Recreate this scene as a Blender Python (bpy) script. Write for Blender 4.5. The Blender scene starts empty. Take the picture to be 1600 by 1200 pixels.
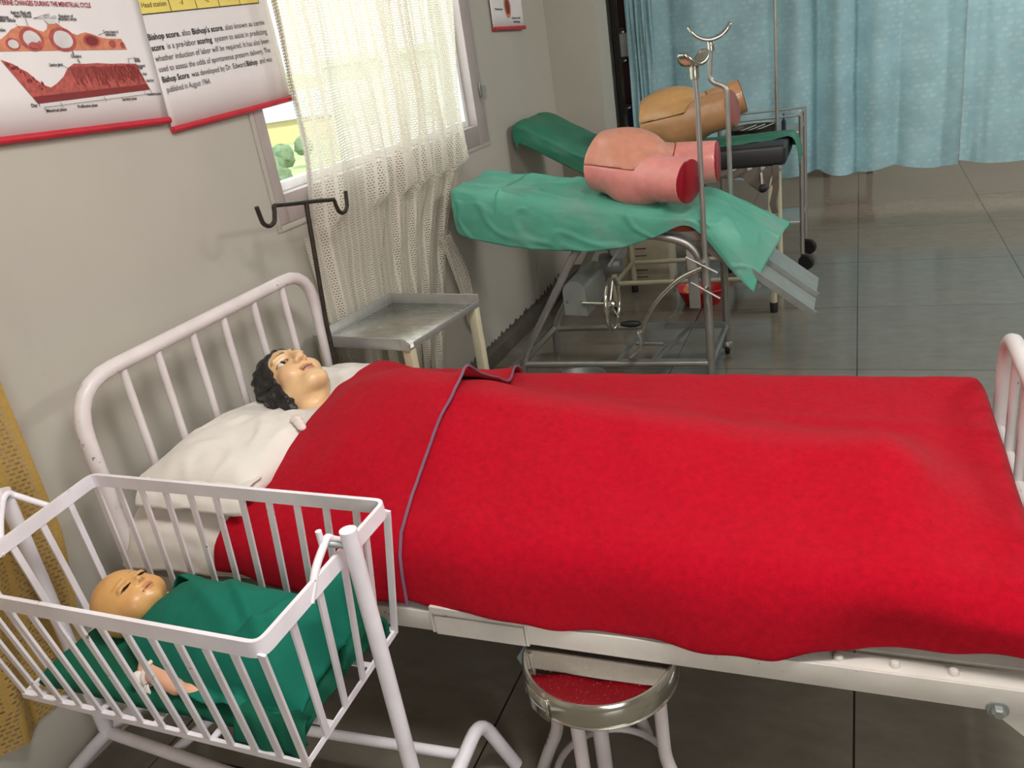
import bpy, bmesh, math, random
import numpy as np
from mathutils import Vector, Matrix, noise
random.seed(7)
SC = bpy.context.scene
COL = SC.collection
PI = math.pi

# ------------------------------------------------------------------ materials
def lin(c):
    out = []
    for v in c[:3]:
        v = v / 255.0
        out.append(v / 12.92 if v <= 0.04045 else ((v + 0.055) / 1.055) ** 2.4)
    return (out[0], out[1], out[2], 1.0)

class NT:
    def __init__(self, name):
        self.m = bpy.data.materials.new(name)
        self.m.use_nodes = True
        self.t = self.m.node_tree
        self.t.nodes.clear()
        self.out = self.n('ShaderNodeOutputMaterial')
    def n(self, typ, **kw):
        nd = self.t.nodes.new(typ)
        for k, v in kw.items():
            if k in nd.inputs:
                nd.inputs[k].default_value = v
            else:
                setattr(nd, k, v)
        return nd
    def l(self, a, b):
        self.t.links.new(a, b)
    def ramp(self, fac, stops):
        r = self.n('ShaderNodeValToRGB')
        els = r.color_ramp.elements
        while len(els) < len(stops):
            els.new(0.5)
        for e, (p, c) in zip(els, stops):
            e.position = p
            e.color = c if len(c) == 4 else (*c, 1)
        self.l(fac, r.inputs[0])
        return r.outputs[0]
    def mix(self, fac, a, b):
        m = self.n('ShaderNodeMix')
        m.data_type = 'RGBA'
        if isinstance(fac, (int, float)): m.inputs[0].default_value = fac
        else: self.l(fac, m.inputs[0])
        for s, v in ((6, a), (7, b)):
            if isinstance(v, tuple): m.inputs[s].default_value = v
            else: self.l(v, m.inputs[s])
        return m.outputs[2]
    def math(self, op, a, b=0.0):
        m = self.n('ShaderNodeMath', operation=op)
        for i, v in enumerate((a, b)):
            if isinstance(v, (int, float)): m.inputs[i].default_value = v
            else: self.l(v, m.inputs[i])
        return m.outputs[0]
    def noise(self, scale, detail=3, coord=None, rough=0.55, vec=(1, 1, 1)):
        tc = self.n('ShaderNodeTexCoord')
        mp = self.n('ShaderNodeMapping')
        mp.inputs['Scale'].default_value = vec
        self.l(tc.outputs[coord or 'Object'], mp.inputs[0])
        nz = self.n('ShaderNodeTexNoise')
        nz.inputs['Scale'].default_value = scale
        nz.inputs['Detail'].default_value = detail
        nz.inputs['Roughness'].default_value = rough
        self.l(mp.outputs[0], nz.inputs['Vector'])
        return nz.outputs[0]
    def bsdf(self, color, rough=0.5, metal=0.0, bump=None, bstr=0.2, bdist=0.002, spec=0.5, sheen=0.0, coat=0.0):
        b = self.n('ShaderNodeBsdfPrincipled')
        if isinstance(color, tuple): b.inputs['Base Color'].default_value = color
        else: self.l(color, b.inputs['Base Color'])
        if isinstance(rough, (int, float)): b.inputs['Roughness'].default_value = rough
        else: self.l(rough, b.inputs['Roughness'])
        if isinstance(metal, (int, float)): b.inputs['Metallic'].default_value = metal
        else: self.l(metal, b.inputs['Metallic'])
        b.inputs['Specular IOR Level'].default_value = spec
        if sheen:
            b.inputs['Sheen Weight'].default_value = sheen
            b.inputs['Sheen Roughness'].default_value = 0.6
        if coat:
            b.inputs['Coat Weight'].default_value = coat
            b.inputs['Coat Roughness'].default_value = 0.15
        if bump is not None:
            bn = self.n('ShaderNodeBump')
            bn.inputs['Strength'].default_value = bstr
            bn.inputs['Distance'].default_value = bdist
            self.l(bump, bn.inputs['Height'])
            self.l(bn.outputs[0], b.inputs['Normal'])
        self.l(b.outputs[0], self.out.inputs[0])
        return b

def plain(name, c, rough=0.5, metal=0.0, var=0.12, vs=12.0, bump=0.15, bs=90.0, bdist=0.001, **kw):
    t = NT(name)
    base = lin(c)
    dark = tuple(v * (1 - var) for v in base[:3]) + (1,)
    light = tuple(min(1, v * (1 + var)) for v in base[:3]) + (1,)
    col = t.ramp(t.noise(vs), [(0.3, dark), (0.7, light)])
    t.bsdf(col, rough, metal, t.noise(bs, 2) if bump else None, bump, bdist, **kw)
    return t.m

def chipped(name, c, chip=(95, 75, 62), thr=0.68, rough=0.38, scale=34.0):
    t = NT(name)
    base = lin(c)
    dark = tuple(v * 0.86 for v in base[:3]) + (1,)
    col = t.ramp(t.noise(9), [(0.3, dark), (0.65, base)])
    nz = t.noise(scale, 6, rough=0.7)
    mask = t.ramp(nz, [(thr, (0, 0, 0)), (thr + 0.02, (1, 1, 1))])
    c2 = t.mix(mask, col, lin(chip))
    t.bsdf(c2, rough, 0.0, t.noise(70, 4), 0.25, 0.0015)
    return t.m

def steel(name, c=(205, 205, 203), rough=0.25, var=0.1, streak=(1, 1, 1), rmin=None, mw=1.0):
    t = NT(name)
    base = lin(c)
    dark = tuple(v * (1 - var * 2.5) for v in base[:3]) + (1,)
    nz = t.noise(14, 5, vec=streak)
    col = t.ramp(nz, [(0.3, dark), (0.62, base)])
    r = t.n('ShaderNodeMapRange')
    t.l(t.noise(25, 5, vec=streak), r.inputs[0])
    r.inputs[3].default_value = rough * 0.7 if rmin is None else rmin
    r.inputs[4].default_value = rough * 1.6
    t.bsdf(col, r.outputs[0], mw, t.noise(60, 3), 0.08, 0.001)
    return t.m

def attr_mat(name, rough=0.4, coat=0.0, bump=0.1):
    t = NT(name)
    a = t.n('ShaderNodeVertexColor', layer_name='Col')
    nz = t.ramp(t.noise(30, 4), [(0.3, (0.9, 0.9, 0.9)), (0.7, (1.05, 1.05, 1.05))])
    m = t.n('ShaderNodeMix', data_type='RGBA', blend_type='MULTIPLY')
    m.inputs[0].default_value = 1
    t.l(a.outputs[0], m.inputs[6]); t.l(nz, m.inputs[7])
    t.bsdf(m.outputs[2], rough, 0, t.noise(120, 2), bump, 0.0008, coat=coat)
    return t.m

M = {}
M['white_paint'] = chipped('white_chipped_paint', (228, 218, 216), thr=0.655)
M['cradle_paint'] = chipped('white_cradle_paint', (240, 233, 238), chip=(130, 110, 96), thr=.66, scale=30)
M['rail_paint'] = chipped('worn_white_rail_paint', (212, 205, 196), thr=0.66, scale=22)
M['cream_paint'] = chipped('cream_paint', (206, 198, 168), thr=0.72)
M['stand_paint'] = chipped('white_stand_paint', (222, 211, 211), chip=(120, 110, 100), thr=0.64, scale=24)
M['dark_iron'] = plain('dark_iron', (62, 55, 48), 0.5, 0.6, var=0.3, vs=60)
M['chrome'] = steel('worn_chrome', (176, 174, 168), 0.36, var=0.05, mw=0.75)
M['bright_chrome'] = steel('bright_chrome', (200, 198, 186), 0.18, rmin=0.06, var=0.04, mw=0.9)
M['steel'] = steel('brushed_steel', (186, 186, 182), 0.36, streak=(1, 6, 1), var=0.05, mw=0.75)
def mirror():
    t = NT('scratched_polished_steel')
    sp = t.noise(170, 4, rough=0.7)
    col = t.mix(t.ramp(sp, [(.62, (0, 0, 0)), (.70, (.5, .5, .5))]), lin((205, 200, 194)), lin((236, 226, 226)))
    rg = t.n('ShaderNodeMapRange'); t.l(sp, rg.inputs[0]); rg.inputs[1].default_value = .58; rg.inputs[2].default_value = .7
    rg.inputs[3].default_value = .03; rg.inputs[4].default_value = .4
    t.bsdf(col, rg.outputs[0], 1.0)
    return t.m
M['mirror'] = mirror()
M['dull_steel'] = steel('dull_steel', (158, 162, 158), 0.45, var=0.05, mw=0.6)
M['rubber'] = plain('black_rubber', (26, 25, 25), 0.6)
M['black_vinyl'] = plain('black_vinyl', (38, 36, 37), 0.42, bump=0.2, bs=60)
M['orange_vinyl'] = plain('orange_vinyl', (176, 84, 58), 0.45)
M['red_plastic'] = plain('red_plastic', (196, 32, 40), 0.35)
M['linen'] = plain('white_linen', (226, 219, 210), 0.9, var=0.05, bump=0.3, bs=260, sheen=0.2)
M['carton'] = plain('pale_carton', (176, 164, 140), 0.85)
M['dark_maroon'] = plain('dark_maroon', (58, 22, 30), 0.6)
M['dark_navy'] = plain('navy_cloth', (32, 34, 66), 0.8)
M['pale_grey'] = plain('pale_grey_card', (188, 186, 178), 0.8)
M['hair'] = plain('black_hair', (30, 28, 28), 0.42, var=0.35, vs=70, bump=0.0)
M['tag'] = plain('white_ribbon', (226, 214, 206), 0.8)
M['blue_tape'] = plain('pale_blue_plastic', (176, 196, 208), 0.4)
M['red_cut'] = plain('dark_red_paint', (150, 14, 34), 0.3, var=0.08)
M['pink_cut'] = plain('pink_brown_paint', (150, 78, 66), 0.4, var=0.1)
M['skin'] = attr_mat('painted_skin', 0.42, 0.15)
M['pink_vinyl'] = attr_mat('pink_vinyl', 0.3, 0.2)
M['paper'] = plain('poster_paper', (232, 226, 224), 0.5, var=0.02, bump=0.0)
M['poster_red'] = plain('red_binding', (190, 34, 52), 0.45, bump=0)
M['ink'] = plain('black_ink', (32, 32, 34), 0.6, bump=0)
M['red_ink'] = plain('red_ink', (150, 36, 48), 0.6, bump=0)
M['yellow_ink'] = plain('yellow_ink', (236, 214, 110), 0.6, var=0.04, bump=0)
M['tissue_a'] = plain('salmon_ink', (206, 128, 96), 0.6, var=0.2, vs=60, bump=0)
M['tissue_b'] = plain('brick_ink', (176, 84, 76), 0.6, var=0.3, vs=90, bump=0)
M['tissue_c'] = plain('dark_red_ink', (128, 44, 42), 0.6, bump=0)
M['tissue_d'] = plain('grey_white_ink', (214, 208, 206), 0.6, bump=0)
M['frame_paint'] = plain('mauve_grey_window_paint', (172, 160, 156), 0.5, var=0.05)
M['sash_white'] = plain('white_sash_paint', (236, 236, 236), 0.4, var=0.03)

def felt():
    t = NT('red_felt')
    n1 = t.ramp(t.noise(70, 5), [(0.3, lin((156, 1, 24))), (0.7, lin((178, 3, 30)))])
    n2 = t.noise(420, 3)
    c = t.mix(t.ramp(n2, [(0.45, (0, 0, 0)), (0.8, (0.4, 0.4, 0.4))]), n1, lin((202, 18, 44)))
    t.bsdf(c, 0.95, 0, n2, 0.5, 0.002, spec=0.1, sheen=0.04)
    return t.m
M['felt'] = felt()

def cloth(name, c, var=0.08, weave=500.0, spec=0.25, rough=0.85, dirt=None):
    t = NT(name)
    base = lin(c)
    dark = tuple(v * (1 - var) for v in base[:3]) + (1,)
    col = t.ramp(t.noise(7, 4), [(0.35, dark), (0.65, base)])
    if dirt:
        mk = t.ramp(t.noise(5, 5), [(0.5, (0, 0, 0)), (0.75, (0.7, 0.7, 0.7))])
        col = t.mix(mk, col, lin(dirt))
    t.bsdf(col, rough, 0, t.noise(weave, 2), 0.25, 0.001, spec=spec)
    return t.m
M['drape_green'] = cloth('jade_plastic_drape', (92, 170, 146), 0.1, 40, 0.4, 0.5, dirt=(128, 160, 148))
M['drape_dark'] = cloth('dark_jade_drape', (46, 120, 92), 0.15, 40, 0.4, 0.5, dirt=(86, 130, 112))
M['green_cotton'] = cloth('bottle_green_cotton', (20, 112, 92), 0.1, 600)
M['green_sheet'] = cloth('deep_green_sheet', (18, 92, 70), 0.1, 600)

def wallmat(name, c):
    t = NT(name)
    base = lin(c)
    d = tuple(v * 0.93 for v in base[:3]) + (1,)
    col = t.ramp(t.noise(2.2, 5), [(0.3, d), (0.7, base)])
    sm = t.ramp(t.noise(5.5, 6, vec=(1, 1, 0.5)), [(0.66, (0, 0, 0)), (0.8, (0.25, 0.25, 0.25))])
    col = t.mix(sm, col, tuple(v * 0.72 for v in base[:3]) + (1,))
    t.bsdf(col, 0.6, 0, t.noise(30, 5), 0.12, 0.003, spec=0.35)
    return t.m
M['wall'] = wallmat('cream_wall_paint', (186, 180, 168))
M['ceiling'] = wallmat('ceiling_paint', (228, 225, 216))

def floormat():
    t = NT('grey_floor_tiles')
    tc = t.n('ShaderNodeTexCoord')
    mp = t.n('ShaderNodeMapping')
    mp.inputs['Location'].default_value = (1.187 + 8.0, -0.555 + 8.29, 0)
    t.l(tc.outputs['Object'], mp.inputs[0])
    br = t.n('ShaderNodeTexBrick', offset=0.0, squash=1.0)
    br.inputs['Scale'].default_value = 1.0
    br.inputs['Brick Width'].default_value = 0.80
    br.inputs['Row Height'].default_value = 0.829
    br.inputs['Mortar Size'].default_value = 0.0025
    br.inputs['Mortar Smooth'].default_value = 0.1
    br.inputs['Color1'].default_value = lin((118, 110, 98))
    br.inputs['Color2'].default_value = lin((123, 115, 103))
    br.inputs['Mortar'].default_value = lin((34, 30, 26))
    t.l(mp.outputs[0], br.inputs['Vector'])
    sp = t.ramp(t.noise(9, 8, rough=0.7, vec=(1, 2, 1)), [(0.3, (0.84, 0.84, 0.84)), (0.72, (1.1, 1.1, 1.1))])
    m = t.n('ShaderNodeMix', data_type='RGBA', blend_type='MULTIPLY')
    m.inputs[0].default_value = 1
    t.l(br.outputs[0], m.inputs[6]); t.l(sp, m.inputs[7])
    scuff = t.ramp(t.noise(26, 8, rough=0.75), [(0.68, (0, 0, 0)), (0.76, (0.35, 0.35, 0.35))])
    col = t.mix(scuff, m.outputs[2], lin((150, 146, 138)))
    r = t.n('ShaderNodeMapRange')
    t.l(t.noise(6, 6), r.inputs[0])
    r.inputs[3].default_value = 0.05
    r.inputs[4].default_value = 0.2
    t.bsdf(col, r.outputs[0], 0, t.noise(40, 4), 0.03, 0.002, spec=0.55)
    return t.m
M['floor'] = floormat()
M['skirting'] = plain('dark_tile_skirting', (84, 78, 70), 0.5, var=0.15)

def knit(name, c, trans=0.55, hw=0.0095, hh=0.0150, band=0.052):
    t = NT(name)
    uv = t.n('ShaderNodeUVMap')
    br = t.n('ShaderNodeTexBrick', offset=0.5, squash=1.0)
    br.inputs['Scale'].default_value = 1.0
    br.inputs['Brick Width'].default_value = hh
    br.inputs['Row Height'].default_value = hw
    br.inputs['Mortar Size'].default_value = hw * 0.30
    br.inputs['Mortar Smooth'].default_value = 0.2
    br.inputs['Color1'].default_value = (1, 1, 1, 1)
    br.inputs['Color2'].default_value = (1, 1, 1, 1)
    br.inputs['Mortar'].default_value = (0, 0, 0, 1)
    t.l(uv.outputs[0], br.inputs['Vector'])
    sx = t.n('ShaderNodeSeparateXYZ')
    t.l(uv.outputs[0], sx.inputs[0])
    w = t.math('SINE', t.math('MULTIPLY', sx.outputs[0], 2 * PI / band))
    bandm = t.math('GREATER_THAN', w, -0.62)
    hole = t.math('MULTIPLY', t.math('GREATER_THAN', br.outputs[0], 0.6), bandm)
    base = lin(c)
    d = tuple(v * 0.85 for v in base[:3]) + (1,)
    col = t.ramp(t.noise(160, 3), [(0.3, d), (0.7, base)])
    df = t.n('ShaderNodeBsdfDiffuse'); t.l(col, df.inputs[0])
    tr = t.n('ShaderNodeBsdfTranslucent'); t.l(col, tr.inputs[0])
    mx = t.n('ShaderNodeMixShader'); mx.inputs[0].default_value = trans
    t.l(df.outputs[0], mx.inputs[1]); t.l(tr.outputs[0], mx.inputs[2])
    tp = t.n('ShaderNodeBsdfTransparent')
    m2 = t.n('ShaderNodeMixShader')
    t.l(t.math('MULTIPLY', hole, 0.9), m2.inputs[0])
    t.l(mx.outputs[0], m2.inputs[1]); t.l(tp.outputs[0], m2.inputs[2])
    t.l(m2.outputs[0], t.out.inputs[0])
    return t.m
M['knit_cream'] = knit('cream_knit_curtain', (224, 216, 200), 0.28)
M['knit_yellow'] = knit('yellow_knit_curtain', (206, 170, 100), 0.35, hw=0.0105, hh=0.017, band=0.06)

def bluecurtain():
    t = NT('blue_woven_curtain')
    uv = t.n('ShaderNodeUVMap')
    br = t.n('ShaderNodeTexBrick', offset=0.5)
    br.inputs['Scale'].default_value = 1.0
    br.inputs['Brick Width'].default_value = 0.05
    br.inputs['Row Height'].default_value = 0.036
    br.inputs['Mortar Size'].default_value = 0.011
    br.inputs['Mortar Smooth'].default_value = 0.5
    br.inputs['Bias'].default_value = 0.0
    br.inputs['Color1'].default_value = lin((194, 226, 231))
    br.inputs['Color2'].default_value = lin((166, 211, 220))
    br.inputs['Mortar'].default_value = lin((176, 214, 223))
    t.l(uv.outputs[0], br.inputs['Vector'])
    nz = t.ramp(t.noise(3.5, 5), [(0.3, (0.8, 0.8, 0.8)), (0.7, (1.05, 1.05, 1.05))])
    m = t.n('ShaderNodeMix', data_type='RGBA', blend_type='MULTIPLY')
    m.inputs[0].default_value = 1
    t.l(br.outputs[0], m.inputs[6]); t.l(nz, m.inputs[7])
    df = t.n('ShaderNodeBsdfPrincipled', Roughness=0.6)
    t.l(m.outputs[2], df.inputs['Base Color'])
    tr = t.n('ShaderNodeBsdfTranslucent'); t.l(m.outputs[2], tr.inputs[0])
    mx = t.n('ShaderNodeMixShader'); mx.inputs[0].default_value = 0.25
    t.l(df.outputs[0], mx.inputs[1]); t.l(tr.outputs[0], mx.inputs[2])
    t.l(mx.outputs[0], t.out.inputs[0])
    return t.m
M['blue_curtain'] = bluecurtain()

def glassmat():
    t = NT('window_glass')
    g = t.n('ShaderNodeBsdfGlossy', Roughness=0.02)
    tp = t.n('ShaderNodeBsdfTransparent')
    tp.inputs[0].default_value = (0.95, 0.97, 0.97, 1)
    mx = t.n('ShaderNodeMixShader')
    mx.inputs[0].default_value = 0.05; t.l(tp.outputs[0], mx.inputs[1]); t.l(g.outputs[0], mx.inputs[2])
    t.l(mx.outputs[0], t.out.inputs[0])
    return t.m
M['glass'] = glassmat()
M['grass'] = plain('meadow_grass', (146, 168, 100), 0.9, var=0.3, vs=0.06, bump=0)
M['hillside'] = plain('brown_hillside', (150, 140, 122), 0.9, var=0.3, vs=0.05, bump=0)
M['garden'] = plain('garden_green', (96, 122, 84), 0.9, var=0.4, vs=0.6, bump=0)
M['blue_roof'] = plain('pale_blue_roof', (150, 176, 200), 0.5, bump=0)
M['timber'] = plain('yellow_timber', (196, 170, 120), 0.8, bump=0)
M['ext_wall'] = plain('pale_plaster', (220, 214, 200), 0.8, bump=0)
M['leaf'] = plain('tree_leaf', (92, 112, 78), 0.9, var=0.4, vs=1.5, bump=0)

# ------------------------------------------------------------------ mesh tools
class MB:
    """collects shapes in world coordinates, then links them as one mesh object"""
    def __init__(self):
        self.bm = bmesh.new()
    def faces(self, vs, fs):
        bv = [self.bm.verts.new(v) for v in vs]
        for f in fs:
            try: self.bm.faces.new([bv[i] for i in f])
            except ValueError: pass
        return self
    def box(self, lo, hi, bev=0.0, mat=None, seg=2):
        b2 = bmesh.new()
        bmesh.ops.create_cube(b2, size=1)
        c = [(a + b) / 2 for a, b in zip(lo, hi)]
        s = [abs(b - a) for a, b in zip(lo, hi)]
        for v in b2.verts:
            v.co = Vector((v.co.x * s[0], v.co.y * s[1], v.co.z * s[2]))
        if bev:
            bmesh.ops.bevel(b2, geom=list(b2.edges), offset=min(bev, min(s) * 0.45), segments=seg, profile=0.5, affect='EDGES')
        T = Matrix.Translation(c)
        if mat is not None: T = T @ mat.to_4x4()
        for v in b2.verts: v.co = T @ v.co
        self.merge(b2)
        return self
    def merge(self, b2):
        mp = {}
        for v in b2.verts: mp[v] = self.bm.verts.new(v.co)
        for f in b2.faces:
            try: self.bm.faces.new([mp[v] for v in f.verts])
            except ValueError: pass
        b2.free()
    def sweep(self, path, prof, closed=False, up=None, cap=True):
        P = [Vector(p) for p in path]
        n = len(P)
        T = []
        for i in range(n):
            if closed: a, b = P[(i - 1) % n], P[(i + 1) % n]
            else: a, b = P[max(0, i - 1)], P[min(n - 1, i + 1)]
            T.append((b - a).normalized())
        u = Vector(up) if up else (Vector((0, 0, 1)) if abs(T[0].z) < 0.9 else Vector((0, 1, 0)))
        rings = []
        for i in range(n):
            t = T[i]
            if up and i == 0: pass
            u = (u - t * u.dot(t))
            if u.length < 1e-6: u = t.orthogonal()
            u.normalize()
            s = t.cross(u)
            # mitre compensation
            k = 1.0
            if 0 < i < n - 1 or closed:
                a = (P[i] - P[i - 1]).normalized()
                k = 1.0 / max(0.4, a.dot(t))
            pr = prof(i / (n - 1 if n > 1 else 1)) if callable(prof) else prof
            rings.append([self.bm.verts.new(P[i] + s * x * (k if len(path) < 6 else 1) + u * y) for x, y in pr])
        m = len(rings[0])
        rng = range(n) if closed else range(n - 1)
        for i in rng:
            a, b = rings[i], rings[(i + 1) % n]
            for j in range(m):
                self.bm.faces.new((a[j], a[(j + 1) % m], b[(j + 1) % m], b[j]))
        if cap and not closed:
            self.bm.faces.new(list(reversed(rings[0])))
            self.bm.faces.new(rings[-1])
        return self
    def tube(self, path, r, seg=12, fillet=0.0, closed=False):
        if fillet: path = round_path(path, fillet)
        if callable(r):
            pr = lambda t: [(math.cos(2 * PI * k / seg) * r(t), math.sin(2 * PI * k / seg) * r(t)) for k in range(seg)]
        else:
            pr = [(math.cos(2 * PI * k / seg) * r, math.sin(2 * PI * k / seg) * r) for k in range(seg)]
        return self.sweep(path, pr, closed)
    def bar(self, path, w, h, up=None, fillet=0.0, closed=False):
        if fillet: path = round_path(path, fillet)
        pr = [(-w / 2, -h / 2), (w / 2, -h / 2), (w / 2, h / 2), (-w / 2, h / 2)]
        return self.sweep(path, pr, closed, up)
    def lathe(self, prof, c, axis=(0, 0, 1), seg=40):
        ax = Vector(axis).normalized()
        Q = ax.to_track_quat('Z', 'Y').to_matrix()
        rings = []
        for r, z in prof:
            if r < 1e-6: rings.append([self.bm.verts.new(Vector(c) + Q @ Vector((0, 0, z)))])
            else: rings.append([self.bm.verts.new(Vector(c) + Q @ Vector((math.cos(2 * PI * k / seg) * r, math.sin(2 * PI * k / seg) * r, z))) for k in range(seg)])
        for a, b in zip(rings[:-1], rings[1:]):
            for k in range(seg):
                k2 = (k + 1) % seg
                if len(a) == 1 and len(b) == 1: continue
                if len(a) == 1: self.bm.faces.new((a[0], b[k], b[k2]))
                elif len(b) == 1: self.bm.faces.new((a[k], a[k2], b[0]))
                else: self.bm.faces.new((a[k], a[k2], b[k2], b[k]))
        return self
    def grid(self, rows, uv=None):
        """rows: list of lists of points"""
        V = [[self.bm.verts.new(p) for p in r] for r in rows]
        lay = self.bm.loops.layers.uv.verify() if uv else None
        for i in range(len(V) - 1):
            for j in range(len(V[0]) - 1):
                f = self.bm.faces.new((V[i][j], V[i + 1][j], V[i + 1][j + 1], V[i][j + 1]))
                if uv:
                    for lp, (a, b) in zip(f.loops, ((i, j), (i + 1, j), (i + 1, j + 1), (i, j + 1))):
                        lp[lay].uv = uv[a][b]
        return self
    def prism(self, pts, d):
        d = Vector(d)
        n = len(pts)
        a = [self.bm.verts.new(p) for p in pts]
        b = [self.bm.verts.new(Vector(p) + d) for p in pts]
        self.bm.faces.new(list(reversed(a))); self.bm.faces.new(b)
        for i in range(n): self.bm.faces.new((a[i], a[(i + 1) % n], b[(i + 1) % n], b[i]))
        return self
    def build(self, name, mat, parent=None, angle=40, thick=0.0, subd=0, flip=False, off=0.0):
        bmesh.ops.recalc_face_normals(self.bm, faces=list(self.bm.faces))
        me = bpy.data.meshes.new(name)
        self.bm.to_mesh(me); self.bm.free()
        return link_mesh(name, me, mat, parent, angle, thick, subd, off)

def link_mesh(name, me, mat, parent=None, angle=40, thick=0.0, subd=0, off=0.0):
    if parent is None:
        n = len(me.vertices)
        co = np.zeros(n * 3); me.vertices.foreach_get('co', co); co = co.reshape(-1, 3)
        lo, hi = co.min(0), co.max(0)
        org = Vector(((lo[0] + hi[0]) / 2, (lo[1] + hi[1]) / 2, lo[2]))
    else:
        org = world_loc(parent)
    me.transform(Matrix.Translation(-org))
    for p in me.polygons: p.use_smooth = True
    me.set_sharp_from_angle(angle=math.radians(angle))
    if mat: me.materials.append(M[mat] if isinstance(mat, str) else mat)
    o = bpy.data.objects.new(name, me)
    COL.objects.link(o)
    if parent is None: o.location = org
    else: o.parent = parent
    if thick:
        s = o.modifiers.new('thickness', 'SOLIDIFY'); s.thickness = thick; s.offset = off
    if subd:
        s = o.modifiers.new('smooth', 'SUBSURF'); s.levels = subd; s.render_levels = subd
    return o

def world_loc(o):
    v = Vector((0, 0, 0))
    while o is not None:
        v += o.location; o = o.parent
    return v

def thing(name, label, cat, loc, group=None):
    o = bpy.data.objects.new(name, None)
    o.empty_display_size = 0.05
    o.location = loc
    COL.objects.link(o)
    return tag(o, label, cat, group)
def tag(o, label, cat, group=None):
    o['label'] = label; o['category'] = cat
    if group: o['group'] = group
    return o
def plabel(o, s):
    o['label'] = s; return o
def struct(o):
    o['kind'] = 'structure'; return o

def round_path(path, r, n=6):
    P = [Vector(p) for p in path]
    out = [P[0]]
    for i in range(1, len(P) - 1):
        a, b, c = P[i - 1], P[i], P[i + 1]
        d1, d2 = (a - b), (c - b)
        rr = min(r, d1.length * 0.49, d2.length * 0.49)
        p0, p1 = b + d1.normalized() * rr, b + d2.normalized() * rr
        for k in range(n + 1):
            t = k / n
            out.append((1 - t) ** 2 * p0 + 2 * t * (1 - t) * b + t * t * p1)
    out.append(P[-1])
    return out

def fbm(x, y, z=0.0, s=1.0, o=3):
    v, a = 0.0, 1.0
    for _ in range(o):
        v += a * noise.noise((x * s, y * s, z * s)); s *= 2.1; a *= 0.5
    return v

def crom(pts, t):
    n = len(pts)
    x = t * (n - 1); i = min(int(x), n - 2); f = x - i
    g = lambda k: Vector(pts[max(0, min(n - 1, k))])
    p0, p1, p2, p3 = g(i - 1), g(i), g(i + 1), g(i + 2)
    if i == 0: p0 = 2 * p1 - p2
    if i == n - 2: p3 = 2 * p2 - p1
    return 0.5 * ((2 * p1) + (p2 - p0) * f + (2 * p0 - 5 * p1 + 4 * p2 - p3) * f * f + (3 * p1 - p0 - 3 * p2 + p3) * f ** 3)

def netgrid(net, nu, nv, disp=None):
    rows = []
    cols = [[crom(st, v / (nv - 1)) for v in range(nv)] for st in net]
    for u in range(nu):
        rows.append([crom([c[v] for c in cols], u / (nu - 1)) for v in range(nv)])
    if disp:
        for i, r in enumerate(rows):
            for j, p in enumerate(r):
                r[j] = p + Vector(disp(i / (nu - 1), j / (nv - 1), p))
    return rows

# --- implicit surfaces (smooth unions), polygonised with surface nets
def surface_nets(fn, ax):
    X = [np.asarray(a, float) for a in ax]
    n = [len(a) for a in X]
    G = np.stack(np.meshgrid(*X, indexing='ij'), -1).reshape(-1, 3)
    S = np.empty(len(G))
    step = 400000
    for i in range(0, len(G), step): S[i:i + step] = fn(G[i:i + step])
    S = S.reshape(n)
    c = [k - 1 for k in n]
    sub = lambda d: S[d[0]:c[0] + d[0], d[1]:c[1] + d[1], d[2]:c[2] + d[2]]
    inside = S < 0
    subi = lambda d: inside[d[0]:c[0] + d[0], d[1]:c[1] + d[1], d[2]:c[2] + d[2]]
    corners = [(i, j, k) for i in (0, 1) for j in (0, 1) for k in (0, 1)]
    cnt = sum(subi(d).astype(np.int8) for d in corners)
    mask = (cnt > 0) & (cnt < 8)
    ci = np.argwhere(mask)
    acc = np.zeros((len(ci), 3)); num = np.zeros(len(ci))
    for a in corners:
        for axis in range(3):
            if a[axis] == 1: continue
            b = list(a); b[axis] = 1; b = tuple(b)
            sa, sb = sub(a)[mask], sub(b)[mask]
            cr = (sa < 0) != (sb < 0)
            t = np.where(cr, sa / np.where(cr, sa - sb, 1), 0)
            p = np.tile(np.array(a, float), (len(ci), 1)); p[:, axis] += t
            acc[cr] += p[cr]; num[cr] += 1
    fr = acc / num[:, None]
    V = np.stack([X[k][ci[:, k]] + fr[:, k] * (X[k][ci[:, k] + 1] - X[k][ci[:, k]]) for k in range(3)], 1)
    idx = -np.ones(c, int); idx[mask] = np.arange(len(ci))
    F = []
    for axis in range(3):
        o1, o2 = (axis + 1) % 3, (axis + 2) % 3
        sl0 = [slice(1, c[k]) for k in range(3)]; sl0[axis] = slice(0, c[axis])
        sl1 = list(sl0); sl1[axis] = slice(1, c[axis] + 1)
        A, B = inside[tuple(sl0)], inside[tuple(sl1)]
        e = np.argwhere(A != B)
        if not len(e): continue
        flip = A[tuple(e.T)]
        off = np.ones(3, int); off[axis] = 0
        base = e + off
        def cell(d1, d2):
            q = base.copy(); q[:, o1] -= d1; q[:, o2] -= d2
            return idx[tuple(q.T)]
        q = np.stack([cell(1, 1), cell(0, 1), cell(0, 0), cell(1, 0)], 1)
        q[~flip] = q[~flip][:, ::-1]
        F.append(q)
    return V, np.concatenate(F)

def nets_mesh(name, V, F, colors=None):
    me = bpy.data.meshes.new(name)
    me.from_pydata(V.tolist(), [], F.tolist())
    me.update()
    if colors is not None:
        a = me.color_attributes.new('Col', 'FLOAT_COLOR', 'POINT')
        cc = np.ones((len(V), 4)); cc[:, :3] = colors
        a.data.foreach_set('color', cc.ravel())
    return me

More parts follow.
